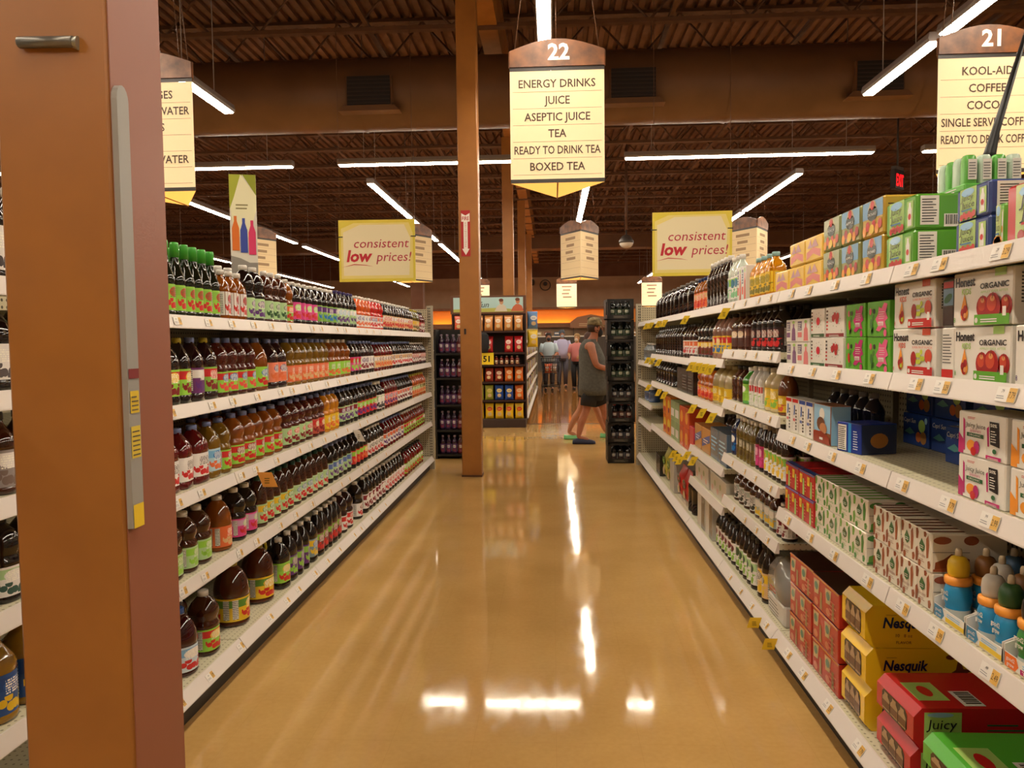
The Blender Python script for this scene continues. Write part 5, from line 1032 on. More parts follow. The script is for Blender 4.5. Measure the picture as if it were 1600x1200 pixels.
# ---------------------------------------------------------------- end displays
M_BLK = P(22, 20, 20, .4); M_DISP = P(52, 26, 20, .45)
def drink_rack():
    t = empty('drink_rack', (-1.22, 9.78, 0)); tag(t, 'black rack of purple drink packs behind the free column', 'rack')
    w, d = .52, .36
    for sx in (-1, 1):
        m = MB(); m.box(sx*(w/2)-.012, -d/2, 0, sx*(w/2)+.012, d/2, 1.64, M_BLK); part(m, 'side_panel', t)
    m = MB(); m.box(-w/2, d/2-.012, 0, w/2, d/2, 1.64, M_BLK); part(m, 'back_panel', t)
    zs = (.06, .37, .69, 1.03, 1.34)
    for z in zs: m = MB(); m.box(-w/2+.013, -d/2, z-.025, w/2-.013, d/2-.013, z, M_BLK); part(m, 'shelf', t)
    prs = [bottle('slim', .036, .235, (44, 14, 44), (150, 130, 150), ((70, 34, 90), (90, 40, 100), (120, 40, 60), (110, 90, 130)), 'drink_bottle'), bottle('slim', .036, .235, (70, 12, 20), (140, 120, 130), ((110, 24, 40), (90, 30, 60), (130, 60, 70), (120, 40, 60)), 'drink_bottle')]
    for k, z in enumerate(zs):
        for i in range(6):
            q = 0 if i < 3 else 1
            place(prs[q], (-1.22-.19+.076*i, 9.78-.09, z+.0006), 0, '%s drink bottle, %s from left on the %s tier of the black rack' % (('purple', 'maroon')[q], ORD[i], ('bottom', 'second', 'third', 'fourth', 'top')[k]), 'bottle', 'drink rack bottles')
drink_rack()
def crate_proto():
    t = empty('bottle_crate'); w, d, h = .315, .40, .245; m = MB()
    m.box(-w/2, -d/2, 0, w/2, d/2, .012, M_BLK)
    for a, b_ in ((0, .055), (.215, .24)):
        m.box(-w/2, -d/2, a, w/2, -d/2+.008, b_, M_BLK); m.box(-w/2, d/2-.008, a, w/2, d/2, b_, M_BLK); m.box(-w/2, -d/2, a, -w/2+.008, d/2, b_, M_BLK); m.box(w/2-.008, -d/2, a, w/2, d/2, b_, M_BLK)
    for sx in (-1, 1):
        for sy in (-1, 1): m.box(sx*(w/2-.02)-.02, sy*(d/2-.02)-.02, 0, sx*(w/2-.02)+.02, sy*(d/2-.02)+.02, .24, M_BLK)
    m.box(-w/2+.001, d/2-.006, .05, w/2-.001, d/2-.002, .22, M_BLK); m.box(-w/2+.001, -.05, .05, -w/2+.004, d/2-.01, .22, M_BLK); m.box(w/2-.004, -.05, .05, w/2-.001, d/2-.01, .22, M_BLK)
    part(m, 'shell', t)
    m = MB(); fr = Frame((-w/2, -d/2-.0003, 0), (1, 0, 0), (0, 0, 1)); m.rect(fr, .07, .012, .24, .045, P(60, 56, 50, .4), 1); m.lines(fr, .08, .016, .23, .042, 2, P(120, 112, 96), 2, .4); part(m, 'label_plate', t); return t
cr = crate_proto(); cbs = [bottle('slim', .044, .205, (10, 16, 10), (54, 50, 48), ((30, 50, 34), (40, 60, 40), (60, 80, 50), (70, 90, 60)), 'soda_bottle'), bottle('slim', .044, .205, (14, 10, 12), (46, 50, 70), ((40, 40, 50), (50, 50, 60), (90, 60, 50), (80, 80, 96)), 'soda_bottle'), bottle('slim', .044, .205, (20, 8, 8), (120, 30, 26), ((60, 24, 24), (70, 30, 30), (90, 40, 30), (100, 50, 40)), 'soda_bottle')]
for k in range(8):
    x = .81+(.012 if k in (2, 3) else 0)-(.008 if k == 7 else 0); y = 9.42+(.01 if k % 2 else 0); z = .002+k*.2465
    nm = ('bottom', 'second', 'third', 'fourth', 'fifth', 'sixth', 'seventh', 'top')[k]
    place(cr, (x, y, z), (.0 if k != 7 else .04), 'black plastic bottle crate, %s of the tall stack at the right gondola end' % nm, 'crate', 'stacked black crates')
    q = (1, 1, 2, 1, 0, 0, 0, 0)[k]
    for i in range(3): place(cbs[q], (x-.085+.085*i, y-.125, z+.0135), 0, 'dark soda bottle, %s in the %s black crate' % (('left', 'middle', 'right')[i], nm), 'bottle', 'soda bottles in crates')
# chip display at the far aisle end
t = empty('chip_display', (-1.1, 13.14, 0)); tag(t, 'dark brown shelf display of snack bags with a picture header, across the aisle end', 'display')
W = .63
m = MB(); m.box(-W, .0, 0, W, .45, .15, P(58, 40, 34, .5), .006); part(m, 'base', t)
m = MB(); m.box(-W, .42, .15, W, .45, 1.98, M_DISP); part(m, 'back_panel', t)
for s in (-1, 1): m = MB(); m.box(s*W-.012, .12, .15, s*W+.012, .44, 1.98, M_DISP); part(m, 'side_panel', t)
CZ = (.15, .475, .79, 1.085, 1.295, 1.665)
for z in CZ[1:]: m = MB(); m.box(-W+.014, .0, z-.03, W-.014, .419, z, M_DISP); part(m, 'shelf', t)
m = MB(); m.box(-W-.02, .05, 1.96, W+.02, .09, 2.27, P(96, 60, 40, .5), .004); F = Frame((-W, .049, 1.97), (1, 0, 0), (0, 0, 1))
m.rect(F, .03, .02, 2*W-.03, .27, P(170, 204, 206, .5), 1); m.pol(F, [(.03, .02), (2*W-.03, .02), (2*W-.03, .05), (.8, .09), (.03, .07)], P(176, 176, 90, .5), 2)
for x, c, h in ((.86, (196, 150, 112), .19), (1.14, (200, 130, 90), .2)):
    m.pol(F, [(x-.12, .03), (x+.1, .03), (x+.07, .12), (x+.02, .15), (x-.03, .15), (x-.08, .11)], P(206, 196, 180, .5) if x < 1 else P(190, 100, 70, .5), 3); m.ell(F, x, h, .035, .045, P(*c, .5), 4); m.ell(F, x-.005, h+.03, .04, .028, P(110, 60, 40, .5), 5)
m.text(F, 'fun', .56, .10, .1, P(40, 40, 44), 4, shear=.3); part(m, 'header', t)
def chipbag(w, h, c1, c2, c3):
    return bag(w, h, .09, P(*c1, .3, coat=.3), P(*c2, .35), 'chip_bag')
def chiprow(z, h, items, tier, wd=.15):
    for i, it in enumerate(items):
        if it is None: continue
        key, col, nm = it
        if key not in CHB: CHB[key] = chipbag(wd, h, col[0], col[1], None)
        place(CHB[key], (-1.1-.515+.172*i, 13.14+.065+random.uniform(-.01, .015), z+ZUP), random.uniform(-.2, .2), '%s chip bag, %s from left on the %s shelf of the snack display' % (nm, ORD[i], tier), 'bag', 'chip bags', tilt=random.uniform(-.16, -.06))
CHB = {}
ye = ('y', ((232, 190, 30), (206, 60, 40)), 'yellow'); gr = ('g', ((160, 160, 50), (210, 190, 90)), 'olive green'); bl = ('b', ((36, 80, 170), (220, 200, 120)), 'blue'); og = ('o', ((226, 110, 34), (240, 200, 150)), 'orange'); gd = ('d', ((226, 160, 30), (230, 90, 40)), 'golden'); rb = ('rb', ((150, 50, 30), (230, 200, 170)), 'russet'); re_ = ('r', ((190, 30, 34), (236, 210, 200)), 'red'); tn = ('t', ((210, 140, 70), (240, 224, 200)), 'tan and white'); rw = ('rw', ((206, 90, 60), (240, 230, 220)), 'red and white')
chiprow(.15, .27, [ye]*7, 'bottom'); chiprow(.475, .26, [gr, gr, gr, gr, bl, bl, og], 'second'); chiprow(.79, .24, [gd, gd, gd, rb, rb, og, og], 'third'); chiprow(1.295, .28, [re_, re_, re_, re_, None, re_, re_], 'fifth'); chiprow(1.665, .27, [rw, tn, tn, tn, tn, tn, tn], 'top')
jar = bottle('slim', .036, .15, (110, 30, 20), (150, 140, 130), ((90, 40, 30), (120, 60, 40), (190, 150, 100), (200, 180, 150)), 'salsa_jar')
for i in range(12): place(jar, (-1.1-.5+.09*i, 13.2, 1.085+ZUP), 0, 'red salsa jar, %s from left on the jar shelf of the snack display' % ORD[i], 'jar', 'salsa jars')
m = MB(); m.box(-.11, 0, 0, .11, .004, .20, P(236, 206, 30, .45)); F = Frame((-.11, -.0005, 0), (1, 0, 0), (0, 0, 1)); m.text(F, '5', .07, .05, .1, K_INK, 2, bold=.03); m.text(F, '1', .14, .05, .1, K_INK, 2, bold=.03)
t = m.build('price_sign', None, (-1.12, 13.12, 1.09)); tag(t, 'yellow price sign on the snack display beside the free column', 'sign')
t = empty('black_jacket', (-1.17, 13.09, 1.297)); tag(t, 'black cloth bundle hanging at the left of the snack display above the yellow sign', 'cloth')
m = MB(); m.loft([[(a*sx*.085, b_*sy*.03-.0, zz) for a, b_ in [(math.cos(q*PI/6), math.sin(q*PI/6)) for q in range(12)]] for sx, sy, zz in ((.7, .6, .0), (1, 1, .08), (1.05, 1.1, .2), (.9, .9, .3), (.4, .4, .34))], P(26, 26, 30, .8)); part(m, 'cloth', t)
# the aisle beyond: low gondola run behind the chip display with packs
FB = [13.66, 15.2, 16.8, 18.4, 20.0, 21.6, 23.2]
gondola(-1, FB, [[.152, .5, .85, 1.2, 1.5]]*6, 'far gondola shelving running back behind the snack display', .47)
rnd = random.Random(5); fp = []
for c in ((190, 170, 120), (140, 60, 40), (60, 90, 120), (210, 190, 150), (170, 120, 50), (90, 110, 70)):
    fp.append(carton('snack_carton', .32, .2, .20, P(*c, .5), lambda m, F, S, T, w, d, h: (m.rect(F, w*.1, h*.4, w*.9, h*.8, K_WH, 1), m.lines(F, w*.2, h*.1, w*.8, h*.34, 3, K_INK, 1, .4))))
fn_ = ('tan', 'russet', 'slate blue', 'cream', 'ochre', 'moss green')
for k, z in enumerate((.152, .5, .85, 1.2, 1.5)):
    for i in range(16):
        q = (i*5+k*2) % 6; place(fp[q], (-.47-.03-.1, 13.9+.56*i, z+ZUP), PI/2, '%s snack carton, %s back, on the %s tier behind the snack display' % (fn_[q], ORD[i] if i < 14 else ('fifteenth', 'sixteenth')[i-14], ('bottom', 'second', 'third', 'fourth', 'top')[k]), 'carton', 'cartons on the far gondola')
for i, (c, lb) in enumerate((((90, 130, 180), 'pale blue'), ((226, 190, 40), 'yellow'))):
    b2 = bag(.2, .3, .12, P(*c, .3), K_WH); place(b2, (-.35, 13.45, 1.70 if i == 0 else 1.38), .4, lb + ' snack bag clipped at the right corner of the snack display', 'bag')
    m = MB()
t = empty('snack_rack', (-2.25, 15.5, 0)); tag(t, 'narrow snack rack seen in the gap left of the black drink rack', 'rack')
m = MB(); m.box(-.5, 0, 0, .5, .4, .12, M_DISP); m.box(-.5, .37, .12, .5, .4, 1.7, M_DISP); part(m, 'frame', t)
for z in (.12, .5, .9, 1.3):
    m = MB(); m.box(-.5, 0, z, .5, .369, z+.03, M_LIP); part(m, 'shelf', t)
    for i in range(5):
        q = (i+int(z*10)) % 6; place(fp[q], (-2.25-.42+.206*i, 15.68, z+.031), PI/2, '%s carton, %s from left on the snack rack, tier at %s height' % (fn_[q], ORD[i], {.12: 'ankle', .5: 'knee', .9: 'waist', 1.3: 'chest'}[z]), 'carton', 'snack rack cartons')
# far wall counter
t = empty('wall_display', (1.2, 39.2, 0)); tag(t, 'long low product display along the far wall behind the shoppers', 'display')
m = MB(); m.box(-5, -.3, 0, 5, .3, 1.7, P(70, 60, 50, .6)); m.box(-5, -.32, 1.7, 5, .3, 1.76, P(226, 216, 200, .5)); part(m, 'counter', t)
for i in range(20):
    if .7 < -3.6+.48*i < 3.2: continue
    q = (i*7) % 6; place(fp[q], (-3.6+.48*i, 38.95, 1.762), 0, '%s carton, %s along the counter at the far wall' % (fn_[q], (ORD + ['fifteenth', 'sixteenth', 'seventeenth', 'eighteenth', 'nineteenth', 'twentieth'])[i]), 'carton', 'far counter cartons')
t = empty('arched_sign', (1.95, 39.3, 2.1505)); tag(t, 'brown and cream arched sign board above the far counter, behind the capped man', 'sign')
m = MB(); m.prism([(-1.05, 0), (1.05, 0), (1.05, .3), (.7, .55), (0, .68), (-.7, .55), (-1.05, .3)], Frame((0, 0, 0), (1, 0, 0), (0, 0, 1)), .05, P(150, 104, 70, .5)); F = Frame((0, -.05, 0), (1, 0, 0), (0, 0, 1)); m.ell(F, 0, .45, .18, .1, P(70, 80, 50), 3); m.lines(F, -.6, .1, .6, .28, 2, P(200, 170, 130), 3, .4); part(m, 'board', t)
m = MB(); m.box(-.9, .02, -.39, -.86, .06, .2, P(80, 60, 44)); m.box(.86, .02, -.39, .9, .06, .2, P(80, 60, 44)); part(m, 'post', t)

# ---------------------------------------------------------------- people
def human(loc, rz, label, J, rad, skin, group=None):
    t = empty('person', loc, rz); tag(t, label, 'person', group)
    names = list(J); idx = {n: i for i, n in enumerate(names)}; V = [Vector(J[n]) for n in names]; E = []; Rr = [rad[n] for n in names]
    def e(*c):
        for a, b_ in zip(c, c[1:]): E.append((idx[a], idx[b_]))
    e('pelvis', 'belly', 'chest', 'neck', 'jaw', 'head', 'crown')
    for s in 'RL':
        e('chest', 'sh'+s, 'el'+s, 'wr'+s); e('pelvis', 'hip'+s, 'kn'+s, 'cf'+s, 'an'+s, 'to'+s)
        w_, e_ = Vector(J['wr'+s]), Vector(J['el'+s]); d = (w_-e_).normalized(); lat = d.cross(Vector((0, 0, 1))).normalized(); up = lat.cross(d)
        pi = len(V); V.append(w_+d*.085); Rr.append((.036, .02)); E.append((idx['wr'+s], pi))
        for q, (o, L_) in enumerate(((-.03, .07), (-.01, .08), (.01, .075), (.03, .06))):
            a = len(V); V.append(w_+d*.105+up*o); Rr.append(.0095); V.append(w_+d*(.105+L_*.55)+up*o+lat*.012); Rr.append(.009); V.append(w_+d*(.105+L_*.85)+up*o+lat*.034); Rr.append(.0075); E += [(pi, a), (a, a+1), (a+1, a+2)]
        a = len(V); V.append(w_+d*.05+up*.045+lat*.02); Rr.append(.011); V.append(w_+d*.09+up*.055+lat*.035); Rr.append(.009); E += [(idx['wr'+s], a), (a, a+1)]
    me = bpy.data.meshes.new('body'); me.from_pydata([tuple(v) for v in V], E, []); o = bpy.data.objects.new('body', me); COL.objects.link(o); o.parent = t
    o.modifiers.new('skin', 'SKIN'); md = o.modifiers.new('sub', 'SUBSURF'); md.levels = 2; md.render_levels = 2; o.modifiers['skin'].use_smooth_shade = True
    for i, r in enumerate(Rr):
        sv = me.skin_vertices[0].data[i]; sv.radius = r if isinstance(r, tuple) else (r, r); sv.use_root = (i == 0)
    me.materials.append(noise_mat('skin', skin, tuple(max(0, c-14) for c in skin), 12, (.45, .6)))
    return t
def ring(cx, cy, cz, rx, ry, n=20, tilt=0.): return [(cx+rx*math.cos(a), cy+ry*math.sin(a), cz+tilt*rx*math.cos(a)) for a in [2*PI*i/n for i in range(n)]]
def cloth(t, name, pieces, mat, label=None):
    m = MB()
    for p in pieces:
        if p[0] == 'loft': m.loft(p[1], mat)
        else: m.tube(p[1], p[2], mat, 14)
    return part(m, name, t, label)
def shoe(t, name, ax, ay, az, dirx, col, L=.27, open_=False):
    # ankle position, foot pointing along +x, lifted by az
    m = MB(); rings = []
    for f, hw, h in ((-.30, .55, .35), (-.27, .8, .62), (-.1, .85, .55 if open_ else .75), (.15, .88, .5 if open_ else .8), (.38, 1., .62), (.58, .95, .5), (.68, .6, .34), (.70, .3, .2)):
        rings.append([(ax+f*L, ay+.05*hw*a, az+.004+max(0, b_)*.105*h) for a, b_ in ((-1, 0), (-1.02, .3), (-.85, .8), (-.4, 1), (.4, 1), (.85, .8), (1.02, .3), (1, 0))])
    m.loft(rings, P(*col, .5), cap=True); return part(m, name, t)
base = Vector((.57, 11.1, 0))
J = dict(pelvis=(-.02, 0, .92), belly=(.0, 0, 1.08), chest=(-.04, 0, 1.32), neck=(-.005, 0, 1.50), jaw=(.045, 0, 1.58), head=(.045, 0, 1.66), crown=(.035, 0, 1.735),
    shR=(-.04, -.2, 1.42), elR=(.04, -.27, 1.12), wrR=(.26, -.2, 1.06), shL=(-.02, .2, 1.42), elL=(.06, .25, 1.13), wrL=(.28, .14, 1.1),
    hipR=(-.02, -.1, .86), knR=(-.10, -.11, .47), cfR=(-.165, -.11, .33), anR=(-.215, -.11, .10), toR=(-.06, -.12, .05), hipL=(0, .1, .86), knL=(.17, .1, .48), cfL=(.20, .1, .34), anL=(.27, .1, .11), toL=(.42, .1, .06))
rad = dict(pelvis=(.13, .13), belly=(.15, .14), chest=(.15, .12), neck=.055, jaw=(.068, .06), head=(.082, .09), crown=(.06, .066), shR=.066, elR=.047, wrR=.034, shL=.066, elL=.047, wrL=.034,
    hipR=.095, knR=.06, cfR=.058, anR=.038, toR=.034, hipL=.095, knL=.06, cfL=.058, anL=.038, toL=.034)
man = human(base, 0, 'person in grey tank top, camouflage cap and black mask walking right past the black crates', J, rad, (176, 112, 82))
cloth(man, 'tank_top', [('loft', [ring(.01, 0, .70, .21, .25), ring(.01, 0, .80, .21, .245), ring(.015, 0, .95, .208, .232), ring(.02, 0, 1.08, .205, .222), ring(-.005, 0, 1.22, .19, .205), ring(-.03, 0, 1.34, .165, .19), ring(-.04, 0, 1.42, .135, .165), ring(-.035, 0, 1.47, .10, .135), ring(-.02, 0, 1.50, .085, .10)])], noise_mat('grey_jersey', (92, 90, 82), (78, 76, 70), 30, (.8, .9)))
cloth(man, 'shorts', [('loft', [ring(0, 0, .62, .15, .19), ring(0, 0, .74, .185, .2), ring(.0, 0, .86, .185, .19)]), ('tube', [(-.01, -.1, .86), (-.05, -.105, .70), (-.075, -.11, .545)], [.085, .118, .112]), ('tube', [(0, .1, .86), (.08, .1, .70), (.14, .1, .55)], [.12, .125, .115])], P(26, 26, 30, .8))
m = MB(); CAPM = noise_mat('camouflage_cloth', (160, 140, 100), (88, 76, 50), 26, (.8, .9))
m.loft([[(.035+.105*k*math.cos(a), .09*k*math.sin(a), z) for a in [2*PI*i/20 for i in range(20)]] for k, z in ((1.0, 1.695), (1.03, 1.73), (.92, 1.775), (.62, 1.805), (.2, 1.815))], CAPM)
m.loft([[(.10, y_*.085, 1.70), (.10, y_*.085, 1.708), (.235-.05*y_*y_, y_*.075, 1.685), (.235-.05*y_*y_, y_*.075, 1.68)] for y_ in (-1, -.6, 0, .6, 1)], CAPM); part(m, 'cap', man)
m = MB(); m.ball((.105, 0, 1.59), .062, P(20, 20, 24, .8), 14, 10, (.75, .95, 1.0)); m.tube([(.10, -.066, 1.61), (.03, -.084, 1.64)], .004, P(20, 20, 24, .8), 5); m.tube([(.10, -.066, 1.58), (.03, -.084, 1.60)], .004, P(20, 20, 24, .8), 5); part(m, 'face_mask', man)
m = MB(); HAIR = P(60, 38, 26, .8); m.loft([ring(.005, 0, 1.60, .066, .07, 14), ring(.015, 0, 1.66, .09, .086, 14), ring(.02, 0, 1.70, .095, .089, 14)], HAIR); part(m, 'hair', man)
m = MB(); SK = P(170, 104, 76, .5)
for s in (-1, 1): m.ball((.045, s*.086, 1.645), .028, SK, 10, 8, (.7, .35, 1.1)); m.ball((.118, s*.034, 1.672), .012, P(230, 220, 210, .3), 8, 6); m.ball((.128, s*.034, 1.672), .006, P(40, 30, 24, .3), 6, 5)
m.ball((.135, 0, 1.64), .018, SK, 8, 6, (1, .8, 1.4)); part(m, 'face', man)
shoe(man, 'clog', -.20, -.115, 0, 1, (24, 28, 60), .33); shoe(man, 'clog', .28, .1, 0, 1, (24, 28, 60), .30)
base = Vector((.50, 11.62, 0))
J2 = dict(pelvis=(0, 0, .84), belly=(.02, 0, .98), chest=(.03, 0, 1.18), neck=(.05, 0, 1.36), jaw=(.085, 0, 1.43), head=(.085, 0, 1.5), crown=(.075, 0, 1.57),
    shR=(.03, -.16, 1.28), elR=(.0, -.2, 1.02), wrR=(.14, -.17, .9), shL=(.03, .16, 1.28), elL=(.06, .2, 1.0), wrL=(.22, .16, .96),
    hipR=(0, -.08, .79), knR=(-.09, -.085, .45), cfR=(-.18, -.09, .32), anR=(-.27, -.09, .11), toR=(-.14, -.09, .05), hipL=(0, .08, .79), knL=(.15, .08, .45), cfL=(.21, .08, .31), anL=(.285, .08, .11), toL=(.41, .08, .05))
rad2 = dict(rad); rad2.update(pelvis=(.11, .12), belly=(.1, .11), chest=(.1, .1), hipR=.085, hipL=.085, knR=.052, knL=.052, cfR=.054, cfL=.054, anR=.033, anL=.033, shR=.05, shL=.05, elR=.038, elL=.038, wrR=.027, wrL=.027, neck=.046)
p2 = human(base, 0, 'person in pale green sandals and black shorts, mostly hidden behind the tank top man', J2, rad2, (190, 130, 96))
cloth(p2, 'shirt', [('loft', [ring(0, 0, .80, .14, .18), ring(.02, 0, 1.0, .13, .16), ring(.03, 0, 1.18, .14, .17), ring(.04, 0, 1.30, .1, .16), ring(.05, 0, 1.35, .06, .08)])], P(40, 38, 42, .8))
cloth(p2, 'shorts', [('loft', [ring(0, 0, .66, .12, .16), ring(0, 0, .82, .14, .18)]), ('tube', [(0, -.08, .8), (-.04, -.085, .62)], [.1, .098]), ('tube', [(0, .08, .8), (.07, .08, .62)], [.1, .098])], P(22, 22, 26, .8))
m = MB(); m.loft([ring(.07, 0, 1.38, .07, .08, 14), ring(.065, 0, 1.48, .1, .095, 14), ring(.07, 0, 1.57, .095, .09, 14), ring(.075, 0, 1.62, .05, .05, 14)], P(70, 40, 28, .7)); part(m, 'hair', p2)
shoe(p2, 'sandal', -.27, -.09, 0, 1, (120, 196, 130), .25, True); shoe(p2, 'sandal', .285, .08, 0, 1, (120, 196, 130), .25, True)
def far_person(loc, rz, label, shirt, pants, skin, hair, h=1.0, hat=None, mask=(30, 30, 36)):
    Jf = dict(pelvis=(0, 0, .92), belly=(0, 0, 1.06), chest=(0, 0, 1.28), neck=(0, .0, 1.46), jaw=(0, -.03, 1.54), head=(0, -.02, 1.61), crown=(0, 0, 1.69),
      shR=(-.19, 0, 1.39), elR=(-.24, -.05, 1.12), wrR=(-.17, -.28, 1.04), shL=(.19, 0, 1.39), elL=(.24, -.05, 1.12), wrL=(.17, -.28, 1.04),
      hipR=(-.1, 0, .88), knR=(-.1, -.05, .48), cfR=(-.1, 0, .34), anR=(-.1, .04, .09), toR=(-.1, -.1, .05), hipL=(.1, 0, .88), knL=(.1, -.02, .48), cfL=(.1, 0, .34), anL=(.1, 0, .09), toL=(.1, -.14, .05))
    Jf = {k: tuple(c*h for c in v) for k, v in Jf.items()}; rf = dict(rad); rf.update(belly=(.14, .12), chest=(.14, .11), pelvis=(.13, .12))
    t = human(loc, rz, label, Jf, rf, skin)
    sh = P(*shirt, .8)
    cloth(t, 'shirt', [('loft', [[(x*h, y*h, z*h) for x, y, z in r] for r in (ring(0, 0, .88, .19, .14), ring(0, 0, 1.05, .19, .145), ring(0, 0, 1.25, .2, .135), ring(0, 0, 1.4, .19, .11), ring(0, 0, 1.46, .09, .07))])] + [('tube', [tuple(h*c for c in q) for q in ((s*.17, 0, 1.40), (s*.22, -.02, 1.26), (s*.235, -.04, 1.15))], [.075, .068, .06]) for s in (-1, 1)], sh)
    cloth(t, 'trousers', [('loft', [[(x*h, y*h, z*h) for x, y, z in r] for r in (ring(0, 0, .8, .18, .125), ring(0, 0, .95, .18, .13))])] + [('tube', [tuple(h*c for c in q) for q in ((s*.1, 0, .88), (s*.1, -.04, .48), (s*.1, .02, .1))], [.105, .078, .066]) for s in (-1, 1)], P(*pants, .8))
    m = MB(); m.loft([[(x*h, y*h, z*h) for x, y, z in r] for r in (ring(0, .02, 1.56, .082, .08, 14), ring(0, .02, 1.64, .095, .1, 14), ring(0, .01, 1.71, .085, .09, 14), ring(0, .01, 1.745, .04, .04, 14))], P(*(hat or hair), .8)); part(m, 'hat' if hat else 'hair', t)
    m = MB(); m.ball((0, -.10*h, 1.545*h), .06, P(*mask, .7), 12, 8, (.95, .6, .9)); part(m, 'face_mask', t)
    m = MB()
    for s in (-1, 1): m.ball((s*.032*h, -.105*h, 1.635*h), .012, P(30, 24, 20, .4), 8, 6)
    m.ball((0, -.125*h, 1.605*h), .016, P(*skin, .5), 8, 6); part(m, 'face', t)
    for s in (-1, 1):
        m = MB(); m.loft([[(s*.1*h+a*.045*hw, y, .003+b_*.08) for a, b_ in ((-1, 0), (-.8, .7), (0, 1), (.8, .7), (1, 0))] for y, hw in ((.09, .7), (.0, 1), (-.1, 1), (-.17, .6))], P(40, 36, 36, .6)); part(m, 'shoe', t)
    return t
far_person((-.12, 23.1, 0), 0, 'person in pale blue shirt and dark mask pushing the shopping cart far down the aisle', (176, 192, 200), (60, 56, 60), (170, 116, 88), (40, 30, 26))
far_person((.30, 24.6, 0), .1, 'person in lavender shirt with dark cap standing behind the cart pusher', (170, 166, 196), (70, 66, 76), (176, 122, 92), (50, 40, 34), 1.06, (70, 76, 84), (150, 160, 170))
far_person((.74, 23.4, 0), -.3, 'person in pink shirt and black trousers beside the shopping cart', (196, 120, 116), (24, 24, 26), (190, 140, 100), (150, 116, 70), .98, None, (200, 180, 160))
t = empty('shopping_cart', (-.06, 22.2, 0)); tag(t, 'black wire shopping cart with orange goods, far down the aisle', 'cart')
CB_ = P(24, 24, 24, .4); m = MB()
def loop(z, x0, x1, y0, y1): return [(x0, y0, z), (x1, y0, z), (x1, y1, z), (x0, y1, z)]
for z, g in ((1.0, 0), (.88, .02), (.76, .04), (.64, .06), (.56, .08)): m.tube(loop(z, -.29+g, .29-g, -.45+g*1.5, .42), .008, CB_, 6, close=True)
for i in range(9):
    x = -.27+.0675*i; m.tube([(x, -.45, 1.0), (x*.72, -.33, .56), (x*.72, .42, .56), (x, .42, 1.0)], .006, CB_, 5)
part(m, 'basket', t)
m = MB(); m.tube(loop(.2, -.26, .26, -.42, .36), .015, CB_, 8, close=True); m.tube(loop(.34, -.22, .22, -.36, .3), .008, CB_, 6, close=True)
for s in (-1, 1): m.tube([(s*.26, -.40, .2), (s*.22, -.3, .4), (s*.24, .1, .58), (s*.27, .48, 1.02)], .015, CB_, 8)
part(m, 'frame', t)
m = MB(); m.tube([(-.29, .5, 1.04), (.29, .5, 1.04)], .018, P(40, 40, 40), 8); part(m, 'handle', t)
for sx in (-1, 1):
    for y in (-.4, .34):
        m = MB(); m.tube([(sx*.25-.015, y, .065), (sx*.25+.015, y, .065)], .06, P(30, 30, 30), 12); m.tube([(sx*.25, y, .1), (sx*.25, y, .2)], .012, CB_, 6); part(m, 'wheel', t)
for i, (x, y, c, nm) in enumerate(((-.1, -.15, (206, 96, 40), 'orange'), (.1, -.1, (150, 120, 100), 'pale brown'), (0, .18, (190, 60, 40), 'red'))):
    b2 = bag(.16, .26, .1, P(*c, .4), K_WH, 'grocery_bag'); place(b2, (-.06+x, 22.2+y, .572), .3*i, nm + ' grocery bag inside the shopping cart', 'bag')

# ---------------------------------------------------------------- price tags
def ptag(price, big=False):
    w, h = (.075, .034) if big else (.058, .03)
    m = MB(); m.box(-w/2, -.0012, -h/2, w/2, 0, h/2, P(232, 226, 218, .45)); F = Frame((-w/2, -.0013, -h/2), (1, 0, 0), (0, 0, 1))
    m.rect(F, w*.62, 0.001, w-.001, h-.001, P(226, 178, 90, .5), 1); m.lines(F, w*.06, h*.2, w*.5, h*.5, 2, P(150, 146, 150), 1, .35, .2); m.text(F, price[1:], w*.31, h*.62, h*.22, P(60, 56, 60), 1)
    m.text(F, price, w*.81, h*.28, h*.45, P(60, 40, 24), 2, width=w*.3); return m.build('price_tag')
def put_tag(pr, side, y, z, label, base=False, grp='shelf price tags'):
    xf = 1.405 if side < 0 else 1.0
    top, bot = .006, (-.026 if base else -.008); d = (top+bot)/2-.0024
    place(pr, (side*(xf+d), y, z-.0185), PI/2 if side < 0 else -PI/2, label, 'tag', grp, tilt=-math.atan2(top-bot, .047))
PT = [ptag('3.29', True), ptag('2.49', True), ptag('2.99', True), ptag('7.79', True)]; rnd = random.Random(11)
SH = ('bottom', 'fourth', 'third', 'second', 'top')
for k in range(5):
    ys = [y for y in (1.78, 2.02, 2.2, 2.5, 2.78, 3.05, 3.28)]; z = RZS[1][k]; n = len(ys)
    for i, y in enumerate(ys):
        put_tag(PT[(i+k) % 4], 1, y+rnd.uniform(-.04, .04), z, '%s of %s price tags under the near cartons, right %s shelf lip' % (pos_word(i, n), NUM[n], SH[k]), k == 0)
TS = ptag('1.99'); nm5 = {5: ('bottom', 'fifth', 'fourth', 'third', 'second', 'top')}
for k, z in enumerate(RZS[3]):
    for i, y in enumerate((3.6, 3.82, 4.05, 4.3)): put_tag(TS, 1, y+rnd.uniform(-.03, .03), z, '%s of the four small price tags on the third right bay, %s shelf lip' % (pos_word(i, 4), nm5[5][k]), k == 0)
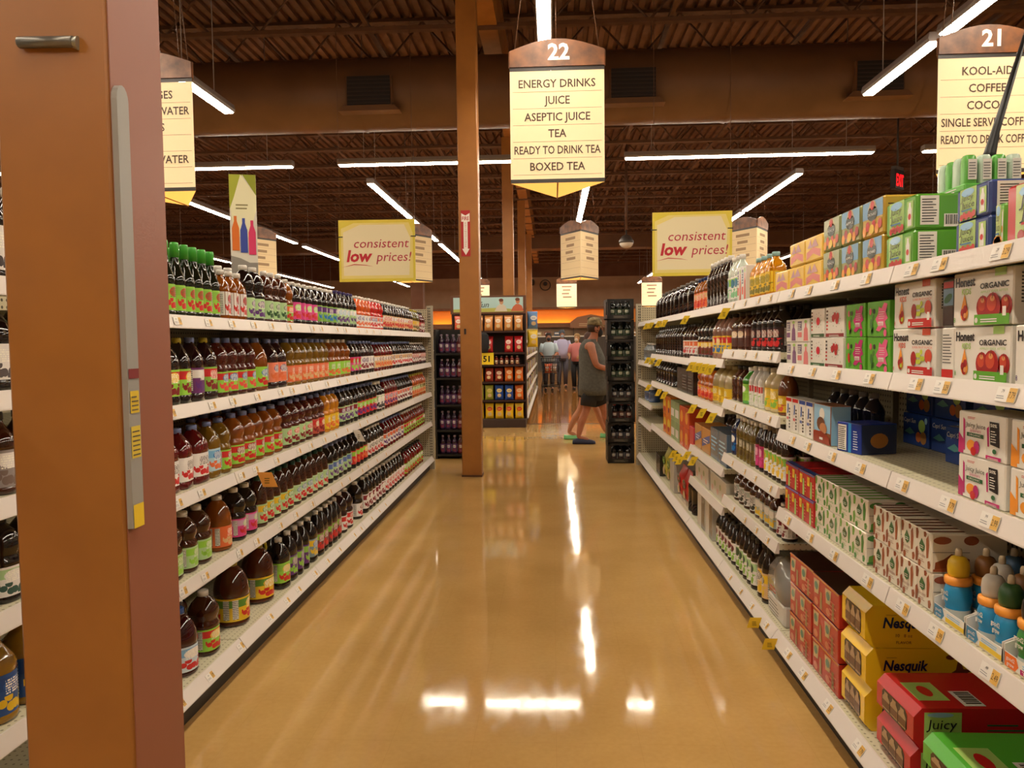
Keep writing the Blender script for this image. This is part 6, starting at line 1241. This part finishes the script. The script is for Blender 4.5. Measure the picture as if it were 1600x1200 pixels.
for k, z in enumerate(LZ):
    ys = [2.75+.27*i for i in range(14)]
    for i, y in enumerate(ys): put_tag(TS, -1, y+rnd.uniform(-.07, .07), z, '%s of the fourteen small price tags on the left %s shelf lip' % (pos_word(i, 14), SH[k]), k == 0)
def stag(c, w=.042, h=.06, lean=.55):
    m = MB(); sl = h*lean; m.prism([(-sl-w, -h), (-sl, -h), (0, 0), (-w, 0)] if lean > 0 else [(-sl, -h), (-sl+w, -h), (w, 0), (0, 0)], Frame((0, 0, 0), (1, 0, 0), (0, 0, 1)), .0012, P(*c, .5)); F = Frame((0, -.0013, 0), (1, 0, 0), (0, 0, 1))
    o = -sl*.5-w if lean > 0 else -sl*.5; m.lines(F, o+w*.3, -h*.75, o+w*.7, -h*.3, 3, P(110, 90, 20), 1, .4); return m.build('sale_tag')
ST = stag((240, 206, 40))
sale = [('top', 1.675, [7.9, 7.55, 7.0, 6.65, 5.6, 4.34]), ('second', 1.33, [7.8, 7.45, 7.0]), ('second', 1.348, [5.35, 5.13, 4.92, 4.72]), ('third', 1.058, [7.75, 7.0, 6.65, 5.31, 4.98, 4.68]), ('fourth', .62, [6.16, 5.98, 5.83]), ('fourth', .70, [5.54, 5.29])]
cnt = {}
for nm, z, ys in sale: cnt.setdefault(nm, []).extend((y, z) for y in ys)
for nm, l in cnt.items():
    l.sort()
    for i, (y, z) in enumerate(l): place(ST, (.9905, y, z-.03), 0, '%s of the %s yellow sale tags hanging from the right %s shelf' % (pos_word(i, len(l)), NUM[len(l)], nm), 'tag', 'yellow sale tags')
ST2 = stag((232, 190, 40), .055, .05, .3)
for i, y in enumerate((3.40, 3.66)): place(ST2, (.986, y, .142), 0, '%s yellow tag on the right bottom shelf lip by the red cases' % ('nearer', 'farther')[i], 'tag', 'yellow base tags')
place(stag((232, 160, 70), .07, .07, -.4), (-1.395, 3.52, .872), 0, 'orange tag hanging from the left third shelf', 'tag', None)
place(stag((222, 214, 200), .05, .08, -.5), (-1.395, 5.25, .872), 0, 'white tag hanging from the left third shelf beyond the orange tag', 'tag', None)
